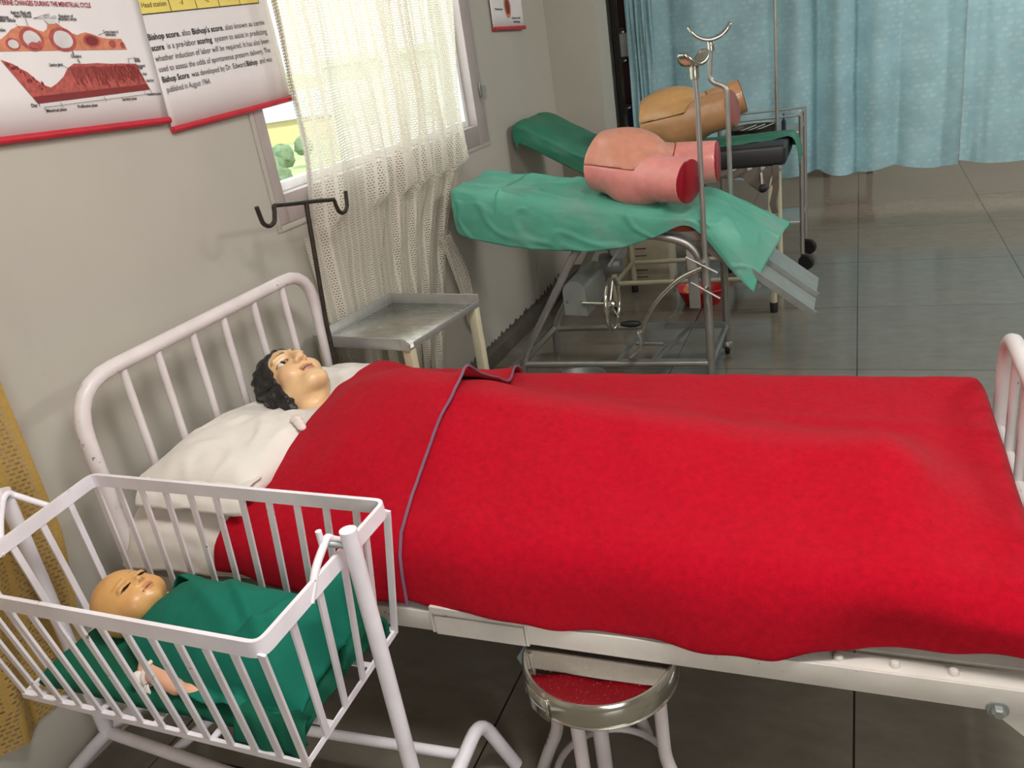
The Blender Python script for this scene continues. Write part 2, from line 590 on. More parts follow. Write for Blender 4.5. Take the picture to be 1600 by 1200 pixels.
def ell(p, c, r):
    q = (p - np.array(c)) / np.array(r)
    k0 = np.linalg.norm(q, axis=1) + 1e-9
    k1 = np.linalg.norm(q / np.array(r), axis=1) + 1e-9
    return k0 * (k0 - 1) / k1
def sph(p, c, r): return np.linalg.norm(p - np.array(c), axis=1) - r
def cap(p, a, b, ra, rb=None):
    rb = ra if rb is None else rb
    a, b = np.array(a, float), np.array(b, float)
    ab = b - a
    t = np.clip(((p - a) @ ab) / (ab @ ab), 0, 1)
    return np.linalg.norm(p - a - t[:, None] * ab, axis=1) - (ra + (rb - ra) * t)
def su(a, b, k):
    h = np.clip(0.5 + 0.5 * (b - a) / k, 0, 1)
    return b + (a - b) * h - k * h * (1 - h)
def ss(a, b, k):
    """a minus b, smooth"""
    return -su(-a, b, k)
def gs(p, c, r):
    q = (p - np.array(c)) / np.array(r)
    return np.exp(-np.sum(q * q, axis=1))
def mixc(base, col, w):
    w = np.clip(w, 0, 1)[:, None]
    return base * (1 - w) + np.array(lin(col)[:3]) * w

# ------------------------------------------------------------------ room shell
W = -1.76
def wall_rects(name, rects, mat='wall'):
    m = MB()
    for lo, hi in rects: m.box(lo, hi)
    return struct(m.build(name, mat))
YB, YF, XR, ZC = -2.6, 8.6, 4.2, 3.0
struct(MB().box((W - 0.25, YB - 0.2, -0.1), (XR + 0.2, YF + 0.2, 0.0)).build('floor', 'floor'))
struct(MB().box((W - 0.25, YB - 0.2, ZC), (XR + 0.2, YF + 0.2, ZC + 0.1)).build('ceiling', 'ceiling'))
WY0, WY1, WZ0, WZ1 = 2.235, 4.05, 1.06, 2.45
wall_rects('wall_left', [((W - 0.22, YB, 0), (W, WY0, ZC)), ((W - 0.22, WY1, 0), (W, YF, ZC)),
                         ((W - 0.22, WY0, 0), (W, WY1, WZ0)), ((W - 0.22, WY0, WZ1), (W, WY1, ZC))])
wall_rects('wall_far', [((W, YF, 0), (XR, YF + 0.2, ZC))])
wall_rects('wall_right', [((XR, YB, 0), (XR + 0.2, YF, ZC))])
wall_rects('wall_back', [((W - 0.22, YB - 0.2, 0), (XR + 0.2, YB, ZC))])
wall_rects('wall_pillar', [((W, 5.17, 0), (-1.445, 5.425, ZC))])
# skirting with a ragged plaster edge above it
m = MB()
m.box((W, 2.3, 0.0), (-1.70, 5.17, 0.078), 0.004)
struct(m.build('baseboard_left', 'skirting'))
m = MB(); random.seed(3)
y = 2.4
while y < 5.1:
    w = random.uniform(0.01, 0.05)
    h = random.choice([0.008, 0.012, 0.02, 0.035]) * random.uniform(0.6, 1.2)
    m.prism([(W + 0.001, y, 0.076), (W + 0.001, y + w, 0.076), (W + 0.001, y + w * random.uniform(.4, .8), 0.078 + h)], (0.006, 0, 0))
    y += w + random.uniform(0.0, 0.06)
struct(m.build('trim_1', 'skirting'))

# ------------------------------------------------------------------ window
def window():
    fo, fi = -1.752, -1.85
    m = MB()
    m.box((fi, WY0, WZ0), (fo, WY0 + 0.05, WZ1), 0.004)
    m.box((fi, WY1 - 0.125, WZ0), (fo, WY1, WZ1), 0.004)
    m.box((fi, WY0 + 0.05, WZ0), (fo, WY1 - 0.125, WZ0 + 0.095), 0.004)
    m.box((fi, WY0 + 0.05, WZ1 - 0.09), (fo, WY1 - 0.125, WZ1), 0.004)
    w = struct(m.build('window_1', 'frame_paint'))
    for a, b in ((WY0 + 0.05, 3.28), (3.28, WY1 - 0.125)):
        s = MB()
        z0, z1 = WZ0 + 0.095, WZ1 - 0.09
        s.box((-1.835, a, z0), (-1.80, a + 0.035, z1), 0.003)
        s.box((-1.835, b - 0.035, z0), (-1.80, b, z1), 0.003)
        s.box((-1.835, a + 0.035, z0), (-1.80, b - 0.035, z0 + 0.03), 0.003)
        s.box((-1.835, a + 0.035, z1 - 0.03), (-1.80, b - 0.035, z1), 0.003)
        so = s.build('window_sash', 'sash_white', w)
        g = MB().box((-1.822, a + 0.03, z0 + 0.025), (-1.818, b - 0.03, z1 - 0.025))
        g.build('window_pane', 'glass', so)
    h = MB()
    h.box((-1.752, 4.0, 1.28), (-1.742, 4.018, 1.35), 0.003)
    h.tube([(-1.742, 4.009, 1.33), (-1.725, 4.009, 1.33), (-1.722, 4.009, 1.27)], 0.006, 8)
    h.build('window_latch', 'chrome', w)
    # plaster lip around the opening
    t = MB()
    t.box((W, WY0 - 0.02, WZ0 - 0.02), (W + 0.006, WY0, WZ1 + 0.02), 0.002)
    t.box((W, WY1, WZ0 - 0.02), (W + 0.006, WY1 + 0.02, WZ1 + 0.02), 0.002)
    t.box((W, WY0, WZ0 - 0.02), (W + 0.006, WY1, WZ0), 0.002)
    struct(t.build('trim_2', 'wall'))
window()

# ------------------------------------------------------------------ outside the window
GZ = -8.0
g = MB(); rows = []
for i in range(30):
    r = []
    for j in range(30):
        x = -10 - i * 14.0; yy = -120 + j * 18
        z = GZ + max(0, i - 9) ** 1.6 * 0.28 + 1.2 * fbm(x, yy, 0, 0.02)
        r.append((x, yy, z))
    rows.append(r)
fo = g.grid(rows).build('meadow', 'grass'); fo['kind'] = 'structure'
def cottage(label, x, y, w, d, h, rot):
    t = thing('cottage', label, 'house', (x, y, GZ))
    R = Matrix.Rotation(rot, 3, 'Z')
    q = lambda a, b, c: Vector((x, y, GZ)) + R @ Vector((a, b, c))
    v = [q(a * w / 2, b * d / 2, c) for c in (-1, h) for a, b in ((-1, -1), (1, -1), (1, 1), (-1, 1))]
    m = MB().faces(v, [(0, 1, 5, 4), (1, 2, 6, 5), (2, 3, 7, 6), (3, 0, 4, 7), (4, 5, 6, 7)])
    m.build('wall', 'timber', t)
    e = 0.6
    v = [q(-w / 2 - e, -d / 2 - e, h - .3), q(w / 2 + e, -d / 2 - e, h - .3), q(w / 2 + e, d / 2 + e, h - .3), q(-w / 2 - e, d / 2 + e, h - .3), q(-w / 2 - e, 0, h + 2.6), q(w / 2 + e, 0, h + 2.6)]
    MB().faces(v, [(0, 1, 5, 4), (2, 3, 4, 5), (1, 2, 5), (3, 0, 4), (0, 3, 2, 1)]).build('roof', 'blue_roof', t)
    for k in (-0.25, 0.25):
        p = [q(w / 2 + 0.02, k * d - 0.5, 1), q(w / 2 + 0.02, k * d + 0.5, 1), q(w / 2 + 0.02, k * d + 0.5, 2.4), q(w / 2 + 0.02, k * d - 0.5, 2.4)]
        MB().prism(p, R @ Vector((0.05, 0, 0))).build('window', 'dark_navy', t)
cottage('timber cottage with pale blue roof, nearer one seen through window', -84, 118, 16, 10, 4.0, 0.3)
cottage('timber cottage with pale blue roof, farther one up the meadow', -116, 160, 16, 11, 4.5, 0.5)
t = thing('building', 'pale plastered building with dark windows seen through the curtain', 'building', (-34.5, 66, GZ))
MB().box((-39.5, 60, GZ - 1), (-29, 72, 2.0)).build('wall', 'ext_wall', t)
MB().box((-40, 59.4, 2.0), (-28.5, 72.6, 2.5)).build('roof', 'pale_grey', t)
for zz in (-6, -2.5):
    for xx in (-38.5, -36, -33.5, -31):
        MB().box((xx, 59.9, zz), (xx + 1.1, 60.02, zz + 1.7)).build('window', 'pale_grey', t)
def tree(label, x, y, s, group):
    t = thing('tree', label, 'tree', (x, y, GZ), group)
    MB().tube([(x, y, GZ - 1), (x, y, GZ + 1.6 * s)], 0.15 * s, 8).build('trunk', 'timber', t)
    b = bmesh.new(); bmesh.ops.create_icosphere(b, subdivisions=3, radius=1)
    for v in b.verts:
        k = 1 + 0.3 * fbm(v.co.x + x, v.co.y, v.co.z, 2.2)
        v.co = Vector((x, y, GZ + 2.1 * s)) + v.co * k * s * 1.1
    mm = MB(); mm.merge(b); mm.build('crown', 'leaf', t)
for i, (x, yy, s) in enumerate([(-64, 80, 1.2), (-60, 84, 1.0), (-55, 73, 1.1), (-47, 60.5, 1.2), (-43, 56, 1.0), (-51, 65, 1.1), (-130, 165, 2.6), (-138, 180, 2.8), (-126, 172, 2.4)]):
    tree(['bushy green tree in the garden below the window', 'low bushy tree nearest below the window', 'tall bushy tree behind the cottages outside'][i // 3], x, yy, s, ['garden trees', 'trees nearest below the window', 'trees behind the cottages'][i // 3])

# ------------------------------------------------------------------ curtains
def sheet_rows(ny, nz, f):
    rows, uv = [], []
    for j in range(nz):
        v = j / (nz - 1)
        r, q = [], []
        acc = 0; prev = None
        for i in range(ny):
            p = Vector(f(i / (ny - 1), v))
            if prev is not None: acc += (p - prev).length
            prev = p
            r.append(p); q.append([acc, p.z])
        mid = q[len(q) // 2][0]
        rows.append(r); uv.append(q)
    # keep the weave straight: take u from the topmost row
    for row in uv:
        s = uv[0][-1][0] / max(row[-1][0], 1e-6)
        for a in row: a[0] *= 0.5 * (1 + s)
    return rows, uv

def interp(x, xs, ys):
    return float(np.interp(x, xs, ys))

def win_curtain():
    zs = [0.1, 0.24, 0.65, 0.80, 0.94, 1.0, 1.3, 1.73, 2.5]
    yr = [3.08, 3.12, 3.33, 3.43, 3.58, 3.66, 3.66, 3.73, 3.90]
    yl = [2.36, 2.35, 2.31, 2.30, 2.29, 2.29, 2.33, 2.345, 2.37]
    def f(u, v):
        z = 2.5 - v * 2.4
        a, b = interp(z, zs, yl), interp(z, zs, yr)
        y = a + (b - a) * u
        ph = u * 2 * PI * 6.5 + 1.6 * math.sin(u * 8 + z * 0.7)
        amp = 0.032 + 0.014 * math.sin(u * 13 + 1.0)
        x = -1.695 + amp * math.sin(ph) + 0.010 * math.sin(u * 47 + z * 3) + 0.012 * fbm(u * 3, z * 1.5, 0, 1.4)
        y += 0.018 * math.cos(ph) + 0.012 * math.sin(z * 5 + u * 20)
        if z < 1.05: x -= 0.022 * min(1, (1.05 - z) / .25)
        return (min(max(x, -1.742), -1.64 if z > 1.0 else -1.719), y, z + 0.012 * math.sin(ph))
    rows, uv = sheet_rows(260, 60, f)
    t = thing('window_curtain', 'cream openwork knit curtain hanging across the bright window', 'curtain', (-1.70, 2.9, 0.1))
    MB().grid(rows, uv).build('panel', 'knit_cream', t, 80)
    def f2(u, v):
        z = 0.76 - 0.46 * v
        y0 = 3.24 + 0.14 * v; 
        y = y0 + u * (0.12 + 0.05 * math.sin(v * 4))
        return (-1.715 + 0.018 * math.sin(u * 12 + v) , y, z - 0.03 * u * v + 0.01 * math.sin(u * 10))
    rows, uv = sheet_rows(40, 24, f2)
    MB().grid(rows, uv).build('loose_edge', 'knit_cream', t, 80)
    MB().tube([(-1.70, 2.1, 2.53), (-1.70, 4.2, 2.53)], 0.012, 10).build('curtain_rod', 'chrome', t)
win_curtain()

def yellow_curtain():
    def f(u, v):
        z = 2.5 - v * 2.29
        y = -0.15 + 1.268 * u - (0.0 if z > 0.6 else 0.22 * (0.6 - z) * u * u)
        ph = u * 2 * PI * 6.2 + 0.5 * math.sin(z * 2)
        k = min(1, max(.3, (.72 - y) / .25 + .3))
        x = -1.737 + .05 * k - .015 + (0.015 + .03 * k) * math.sin(ph) + 0.006 * fbm(u * 4, z, 2, 1.2)
        z2 = z - (0.03 * max(0, math.sin(ph)) if v > 0.97 and y < .8 else 0)
        return (max(x, -1.752), y + 0.012 * math.cos(ph), z2)
    rows, uv = sheet_rows(190, 70, f)
    t = thing('side_curtain', 'yellow openwork knit curtain hanging behind the cradle', 'curtain', (-1.68, 0.5, 0.12))
    MB().grid(rows, uv).build('panel', 'knit_yellow', t, 80)
    MB().tube([(-1.68, -0.3, 2.53), (-1.68, 1.25, 2.53)], 0.012, 10).build('curtain_rod', 'chrome', t)
yellow_curtain()

def blue_curtains():
    def panel(x0, x1, folds, seed, hem, y0=6.5, deep=0.06):
        def f(u, v):
            z = 2.7 - v * (2.7 - hem)
            x = x0 + (x1 - x0) * u
            ph = u * folds * 2 * PI + 1.1 * math.sin(u * 7 + seed)
            k = 0.7 + 0.3 * v
            y = y0 + deep * k * math.sin(ph) * (0.6 + 0.4 * math.sin(u * 11 + seed)) + 0.03 * fbm(u * 5, z * 0.6, seed, 1.5)
            x += 0.02 * math.cos(ph) * k
            zz = z + (0.02 * math.sin(ph * 0.5 + seed) * v)
            return (x, y, zz)
        return sheet_rows(int(140 * (x1 - x0)) + 40, 40, f)
    t = thing('ward_curtain', 'pale blue patterned curtain hanging across the far side, wide left panel', 'curtain', (-0.5, 6.5, 0.29), 'blue ward curtains')
    MB().grid(*panel(-1.585, 0.645, 7.5, 1.0, 0.305, 6.5, .085)).build('panel', 'blue_curtain', t, 80)
    MB().grid(*panel(-1.585, -1.36, 0.7, 4.0, 0.45, 6.42, 0.03)).build('folded_edge', 'blue_curtain', t, 80)
    t = thing('ward_curtain', 'pale blue patterned curtain at the far right edge of the room', 'curtain', (1.3, 6.5, 0.3), 'blue ward curtains')
    MB().grid(*panel(0.63, 2.2, 4.5, 2.3, 0.315, 6.47, 0.05)).build('panel', 'blue_curtain', t, 80)
    tag(MB().tube([(-1.74, 6.5, 2.72), (4.1, 6.5, 2.72)], 0.012, 10).build('curtain_rail', 'chrome'), 'steel rail carrying the pale blue curtains', 'rail')
blue_curtains()

# ------------------------------------------------------------------ posters
def text_mesh(s, size, bold=False):
    c = bpy.data.curves.new('t', 'FONT')
    c.body = s; c.size = size; c.resolution_u = 3
    if bold: c.offset = size * 0.022
    o = bpy.data.objects.new('t', c); COL.objects.link(o)
    dg = bpy.context.evaluated_depsgraph_get(); dg.update()
    me = bpy.data.meshes.new_from_object(o.evaluated_get(dg))
    bpy.data.objects.remove(o); bpy.data.curves.remove(c)
    return me

class Sheet:
    """a hung poster: flat coordinates (u to the right, v up) on a slightly tilted, slightly bowed sheet off the wall"""
    def __init__(s, o, tilt, lift=0.012, w=0.6, bow=0.0):
        s.o = Vector(o); s.c, s.s = math.cos(tilt), math.sin(tilt); s.lift = lift; s.w = w; s.bow = bow
    def p(s, u, v, d=0.0):
        b = s.bow * (u / s.w)
        return s.o + Vector((s.lift + b + d, u * s.c - v * s.s, u * s.s + v * s.c))
    def sheet(s, w, h, parent, mat='paper', n=24):
        rows = [[s.p(w * i / n, h * j / 8) for i in range(n + 1)] for j in range(9)]
        return MB().grid(rows).build('sheet', mat, parent, thick=0.0015)
    def poly(s, name, pts, mat, parent, d=0.002):
        m = MB(); m.faces([s.p(a, b, d) for a, b in pts], [tuple(range(len(pts)))])
        return m.build(name, mat, parent)
    def text(s, parts, u, v, size, parent, width=None, mat='ink', d=0.003, name='printed_text'):
        x = 0; meshes = []
        for i_, (t, bold) in enumerate(parts):
            nx = parts[i_ + 1][0] if i_ + 1 < len(parts) else ' '
            me = text_mesh(t, size, bold)
            co = [v_.co.x for v_ in me.vertices]
            adv = (max(co) if co else 0)
            meshes.append((me, x)); x += adv + size * (0.03 if nx[0] == ',' else 0.27)
        tot = x - size * 0.27
        k = (width / tot) if width else 1
        b = bmesh.new()
        for me, x0 in meshes:
            off = len(b.verts)
            b2 = bmesh.new(); b2.from_mesh(me)
            for q in b2.verts: q.co = s.p(u + (q.co.x + x0) * k, v + q.co.y, d)
            mp = {}
            for q in b2.verts: mp[q] = b.verts.new(q.co)
            for f in b2.faces:
                try: b.faces.new([mp[q] for q in f.verts])
                except ValueError: pass
            b2.free(); bpy.data.meshes.remove(me)
        mb = MB(); mb.bm.free(); mb.bm = b
        return mb.build(name, mat, parent)

def uv_of(S, y, z):
    dy, dz = y - S.o.y, z - S.o.z
    return dy * S.c + dz * S.s, -dy * S.s + dz * S.c

def bishop_poster():
    S = Sheet((W, 1.872, 1.418), 0.041, 0.008, 0.56, 0.014)
    t = thing('wall_chart', 'white printed text chart with yellow score table, hung left of the window', 'poster', (W + 0.02, 2.15, 1.42))
    S.sheet(0.56, 0.80, t)
    MB().tube([S.p(0.56 * i / 10, 0.0, 0.001) for i in range(11)], 0.009, 10).build('bottom_rod', 'poster_red', t)
    L = [([('Bishop score', 1), (', also ', 0), ("Bishop's score", 1), (', also known as cervix', 0)], 1.872, 1.655, 2.395),
         ([('score', 1), (' is a pre-labor ', 0), ('scoring', 1), (' system to assist in predicting', 0)], 1.874, 1.628, 2.395),
         ([('whether induction of labor will be required. It has also been', 0)], 1.877, 1.601, 2.393),
         ([('used to assess the odds of spontaneous preterm delivery. The', 0)], 1.878, 1.574, 2.390),
         ([('Bishop Score', 1), (' was developed by Dr. Edward ', 0), ('Bishop', 1), (' and was', 0)], 1.880, 1.547, 2.388),
         ([('published in August 1964.', 0)], 1.886, 1.521, 2.085)]
    for parts, y, z, y1 in L:
        u, v = uv_of(S, y + 0.004, z - 0.006)
        S.text(parts, u, v, 0.0215, t, y1 - y - 0.02)
    # score table at the top: yellow cells ruled in black
    u0, v0 = uv_of(S, 1.874, 1.712); u1 = u0 + 0.50
    S.poly('score_table', [(u0, v0), (u1, v0), (u1, v0 + 0.3), (u0, v0 + 0.3)], 'yellow_ink', t)
    m = MB()
    cols = [0, 0.116, 0.220, 0.316, 0.410, 0.50]
    for c in cols:
        m.faces([S.p(u0 + c - .0012, v0, .0028), S.p(u0 + c + .0012, v0, .0028), S.p(u0 + c + .0012, v0 + .3, .0028), S.p(u0 + c - .0012, v0 + .3, .0028)], [(0, 1, 2, 3)])
    for k in range(7):
        b = v0 + 0.05 * k
        m.faces([S.p(u0, b - .0012, .0028), S.p(u1, b - .0012, .0028), S.p(u1, b + .0012, .0028), S.p(u0, b + .0012, .0028)], [(0, 1, 2, 3)])
    m.build('table_lines', 'ink', t)
    S.text([('Head station', 0)], u0 + 0.012, v0 + 0.016, 0.0185, t, 0.092)
    S.text([('-3', 0)], u0 + 0.155, v0 + 0.016, 0.02, t)
    S.text([('-2', 0)], u0 + 0.26, v0 + 0.016, 0.02, t)
    S.text([('-1, 0', 0)], u0 + 0.345, v0 + 0.016, 0.02, t)
    S.text([('+1, +2', 0)], u0 + 0.432, v0 + 0.016, 0.02, t)
bishop_poster()

def ring(cu, cv, ru, rv, n=36, wob=0.0, seed=0):
    return [(cu + ru * math.cos(2 * PI * k / n) * (1 + wob * noise.noise((math.cos(2 * PI * k / n) + seed, math.sin(2 * PI * k / n), seed))),
             cv + rv * math.sin(2 * PI * k / n) * (1 + wob * noise.noise((math.cos(2 * PI * k / n) + seed, math.sin(2 * PI * k / n), seed + 5)))) for k in range(n)]

def cycle_poster():
    S = Sheet((W, 1.170, 1.475), -0.043, 0.010, 0.70, 0.004)
    t = thing('wall_chart', 'white anatomy chart with reddish tissue drawings, leftmost on the wall', 'poster', (W + 0.01, 1.5, 1.44))
    S.sheet(0.695, 0.75, t)
    MB().tube([S.p(0.695 * i / 10, 0.0, 0.001) for i in range(11)], 0.009, 10).build('bottom_rod', 'poster_red', t)
    def q(px, py):
        # chart coordinates from the positions on the wall
        y = 1.4365 + (px / 188.0) * 0.352; z = 1.652 + (78 - py) / 78.0 * 0.100 - 0.0001 * px
        return uv_of(S, y, z)
    def qq(lst): return [q(a, b) for a, b in lst]
    # upper drawing: follicles in a salmon band
    band = [(-60, 82), (-60, 60), (0, 62), (8, 56), (18, 46), (30, 40), (44, 40), (54, 46), (62, 49), (68, 45), (72, 36), (78, 32), (86, 34), (94, 42), (102, 50), (112, 54), (118, 51), (126, 49), (136, 52), (146, 57), (160, 60), (183, 60), (188, 80)]
    S.poly('ovary_drawing', qq(band), 'tissue_a', t, 0.002)
    for i, (cx, cy, rx, ry, cols) in enumerate([(14, 70, 10, 10, 'bda'), (42, 62, 17, 20, 'bda'), (87, 62, 20, 21, 'bda'), (132, 64, 14, 12, 'bca'), (165, 70, 6, 7, 'bba'), (182, 72, 4, 6, 'bba')]):
        for k, (sc, c) in enumerate(zip((1.0, 0.72), cols)):
            pts = ring(cx, cy, rx * sc, ry * sc, 30, 0.12 * k, i)
            S.poly('follicle_drawing', qq(pts), 'tissue_' + c, t, 0.0026 + 0.0006 * k)
    S.poly('follicle_drawing', qq([(34, 70), (40, 66), (46, 68), (52, 64), (54, 72), (48, 78), (38, 78)]), 'tissue_b', t, 0.0040)
    S.poly('expelled_egg', qq([(68, 27), (86, 27), (82, 36), (72, 36)]), 'tissue_d', t, 0.0035)
    for cx, cy in ((72, 22), (77, 20), (82, 24), (86, 23)):
        S.poly('expelled_egg', qq(ring(cx, cy, 2.4, 2.4, 12)), 'pale_grey', t, 0.0036)
    # lower drawing: lining of the womb
    low = [(20, 170), (-10, 95), (4, 102), (12, 110), (20, 116), (28, 128), (36, 138), (46, 144), (56, 138), (70, 126), (80, 112), (92, 104), (110, 105), (130, 104), (150, 106), (170, 106), (196, 107), (208, 158)]
    S.poly('lining_drawing', qq(low), 'tissue_b', t, 0.002)
    base = [(16, 158), (20, 170), (208, 158), (205, 147)]
    S.poly('lining_drawing', qq(base), 'tissue_c', t, 0.0026)
    m = MB(); random.seed(5)
    for k in range(38):
        px = 84 + k * 3.0; h = 26 + random.uniform(-6, 12); w = 0.5 + 0.5 * (k / 38)
        y0 = 108 + random.uniform(0, 4)
        pts = []
        for i in range(9):
            pts.append((px + 0.16 * (i * h / 8) + random.uniform(-1, 1) * (0.3 + k / 30), y0 + i * h / 8))
        for a, b in zip(pts[:-1], pts[1:]):
            q0, q1 = q(a[0] - w, a[1]), q(a[0] + w, a[1]); q2, q3 = q(b[0] + w, b[1]), q(b[0] - w, b[1])
            m.faces([S.p(*q0, .0032), S.p(*q3, .0032), S.p(*q2, .0032), S.p(*q1, .0032)], [(0, 1, 2, 3)])
    m.build('gland_lines', 'tissue_c', t); m = MB()
    for k in range(22):
        px, py = -4 + k * 2.0 + random.uniform(-1, 1), 100 + k * 2.0 + random.uniform(-3, 10)
        a = ring(px, py, random.uniform(.8, 2), random.uniform(1.2, 4), 8)
        m.faces([S.p(*q(*c), .0031) for c in a], [tuple(range(8))])
    m.build('shed_cells', 'tissue_c', t)
    def lab(s, px, py, wpx, size=0.0105, mat='ink'):
        u, v = q(px, py)
        S.text([(s, 1)], u, v, size, t, wpx / 188.0 * 0.352, mat)
    lab('OVARIAN AND UTERINE CHANGES DURING THE MENSTRUAL CYCLE', -30, 7, 178, 0.0145, 'red_ink')
    lab('Antrum filled with', 25, 21, 28); lab('liquor folliculi', 28, 26, 24)
    lab('Mature', 6, 29, 14); lab('graafian follicle', 1, 34, 27)
    lab('Expulsion of', 92, 24, 22); lab('secondary oocyte', 90, 29, 28)
    lab('Growing follicles', -18, 50, 28)
    lab('Corpus luteum of', 155, 50, 26); lab('menstruation', 157, 55, 18)
    lab('Ovulation', 91, 94, 16)
    lab('Uterine gland', 54, 108, 20); lab('Venous', 194, 100, 10); lab('lacunae', 195, 104, 10)
    lab('Functional', 197, 114, 14); lab('layer', 199, 118, 7); lab('Vein', 202, 130, 8); lab('Basal layer', 206, 143, 14)
    lab('Day 1', 9, 175, 12); lab('Menstrual phase', 28, 186, 30); lab('Proliferative phase', 76, 183, 32); lab('Secretory phase', 152, 176, 26); lab('Premenstrual phase', 200, 170, 26)
    m = MB()
    def ln(a, b, w=0.35):
        (x0, y0), (x1, y1) = a, b
        d = math.hypot(x1 - x0, y1 - y0); nx, ny = -(y1 - y0) / d * w, (x1 - x0) / d * w
        c = [(x0 + nx, y0 + ny), (x1 + nx, y1 + ny), (x1 - nx, y1 - ny), (x0 - nx, y0 - ny)]
        m.faces([S.p(*q(*k), .0045) for k in c], [(0, 1, 2, 3)])
    ln((26, 177), (214, 166)); ln((26, 177), (27, 186)); ln((52, 170), (53, 180)); ln((122, 165), (124, 175)); ln((195, 160), (196, 168)); ln((207, 158), (208, 166))
    ln((26, 38), (30, 44)); ln((42, 27), (42, 40)); ln((53, 27), (74, 20)); ln((53, 27), (78, 26)); ln((92, 24), (88, 34)); ln((154, 50), (144, 54))
    ln((95, 82), (95, 90), 0.7); ln((99, 96), (101, 104), 0.7); ln((72, 106), (80, 112)); ln((183, 106), (183, 97)); ln((183, 97), (192, 97))
    m.build('pointer_lines', 'ink', t)
cycle_poster()

def small_poster():
    S = Sheet((W, 4.30, 1.585), -0.02, 0.012, 0.44, 0.01)
    t = thing('wall_chart', 'small white picture chart with red bottom edge between window and pillar', 'poster', (W + 0.01, 4.5, 1.58))
    S.sheet(0.44, 0.6, t)
    MB().tube([S.p(0.44 * i / 8, 0.0, 0.001) for i in range(9)], 0.010, 10).build('bottom_rod', 'poster_red', t)
    S.poly('pink_drawing', ring(0.22, 0.105, 0.045, 0.055, 28, .1, 2), 'tissue_a', t, 0.002)
    S.poly('pink_drawing', ring(0.22, 0.105, 0.028, 0.036, 24, .2, 3), 'tissue_c', t, 0.003)
    S.poly('yellow_drawing', ring(0.07, 0.17, 0.035, 0.03, 24, .1, 4), 'yellow_ink', t, 0.002)
    S.text([('Embryo', 1)], 0.05, 0.09, 0.014, t, 0.10)
    S.text([('Uterine wall', 1)], 0.26, 0.045, 0.014, t, 0.12)
    S.text([('lining', 1)], 0.28, 0.026, 0.014, t, 0.09)
small_poster()

# ------------------------------------------------------------------ hospital bed
HX, FX, BY0, BY1 = -1.63, 0.338, 1.20, 2.145
def bed():
    t = thing('hospital_bed', 'white painted tubular steel hospital bed with chipped paint, under the red blanket', 'bed', (-0.65, 1.67, 0.0))
    def end(X, top, name, lean=0.0):
        e = MB().tube([(X, BY0, 0.03), (X, BY0, top), (X, BY1, top), (X, BY1, 0.03)], 0.019, 16, 0.13).build(name, 'white_paint', t)
        ys = [1.355, 1.47, 1.60, 1.725, 1.86, 2.0]
        for y in ys:
            zt = top - 0.005
            if y - BY0 < 0.13 or BY1 - y < 0.13: zt = top - 0.03
            MB().tube([(X, y, 0.44), (X, y, zt)], 0.0105, 10).build('slat', 'white_paint', t)
        MB().tube([(X, BY0, 0.44), (X, BY1, 0.44)], 0.014, 10).build('cross_tube', 'white_paint', t)
        for y in (BY0, BY1):
            MB().lathe([(0, 0), (0.024, 0), (0.024, 0.05), (0.02, 0.055), (0, 0.055)], (X, y, 0.0), seg=16).build('rubber_foot', 'rubber', t)
    end(HX, 0.935, 'headboard_frame')
    end(FX, 0.708, 'footboard_frame')
    # angle iron side rails: upright flange outside, flat flange on top
    for y, s, nm in ((1.18, 1, 0), (2.165, -1, 1)):
        m = MB()
        m.box((HX + 0.02, y, 0.408), (FX - 0.02, y + s * 0.005, 0.455), 0.001)
        m.box((HX + 0.02, y + s * 0.005, 0.450), (FX - 0.02, y + s * 0.042, 0.455), 0.001)
        m.build('side_rail', 'rail_paint', t)
    # lath and springs under the mattress
    for k in range(7):
        y = 1.24 + k * 0.14
        MB().box((HX + 0.03, y, 0.444), (FX - 0.03, y + 0.035, 0.450)).build('bed_lath', 'rail_paint', t)
    # raised bracket on the near rail
    b = MB()
    b.bar([(-0.795, 1.176, 0.412), (-0.795, 1.176, 0.468), (-0.588, 1.176, 0.466), (-0.588, 1.176, 0.410)], 0.006, 0.008, up=(0, 1, 0))
    b.box((-0.79, 1.173, 0.408), (-0.593, 1.178, 0.452))
    b.build('rail_bracket', 'rail_paint', t)
    for x in (-0.02, 0.068, 0.155):
        MB().lathe([(0.009, 0), (0.0088, 0.004), (0.006, 0.008), (0, 0.0095)], (x, 1.202, 0.455), seg=14).build('rivet', 'rail_paint', t)
    # gusset and bolt beside the foot post
    g = MB().prism([(0.205, 1.186, 0.412), (0.325, 1.186, 0.412), (0.325, 1.186, 0.30), (0.215, 1.186, 0.398)], (0, 0.006, 0))
    g.build('gusset_plate', 'rail_paint', t)
    bl = MB()
    bl.lathe([(0, -0.001), (0.016, -0.001), (0.016, 0.003), (0, 0.003)], (0.218, 1.179, 0.414), (0, -1, 0), 20)
    bl.lathe([(0.0105, 0.003), (0.0105, 0.012), (0.008, 0.0145), (0, 0.0145)], (0.218, 1.179, 0.414), (0, -1, 0), 6)
    bl.build('bolt', 'dull_steel', t)
bed()

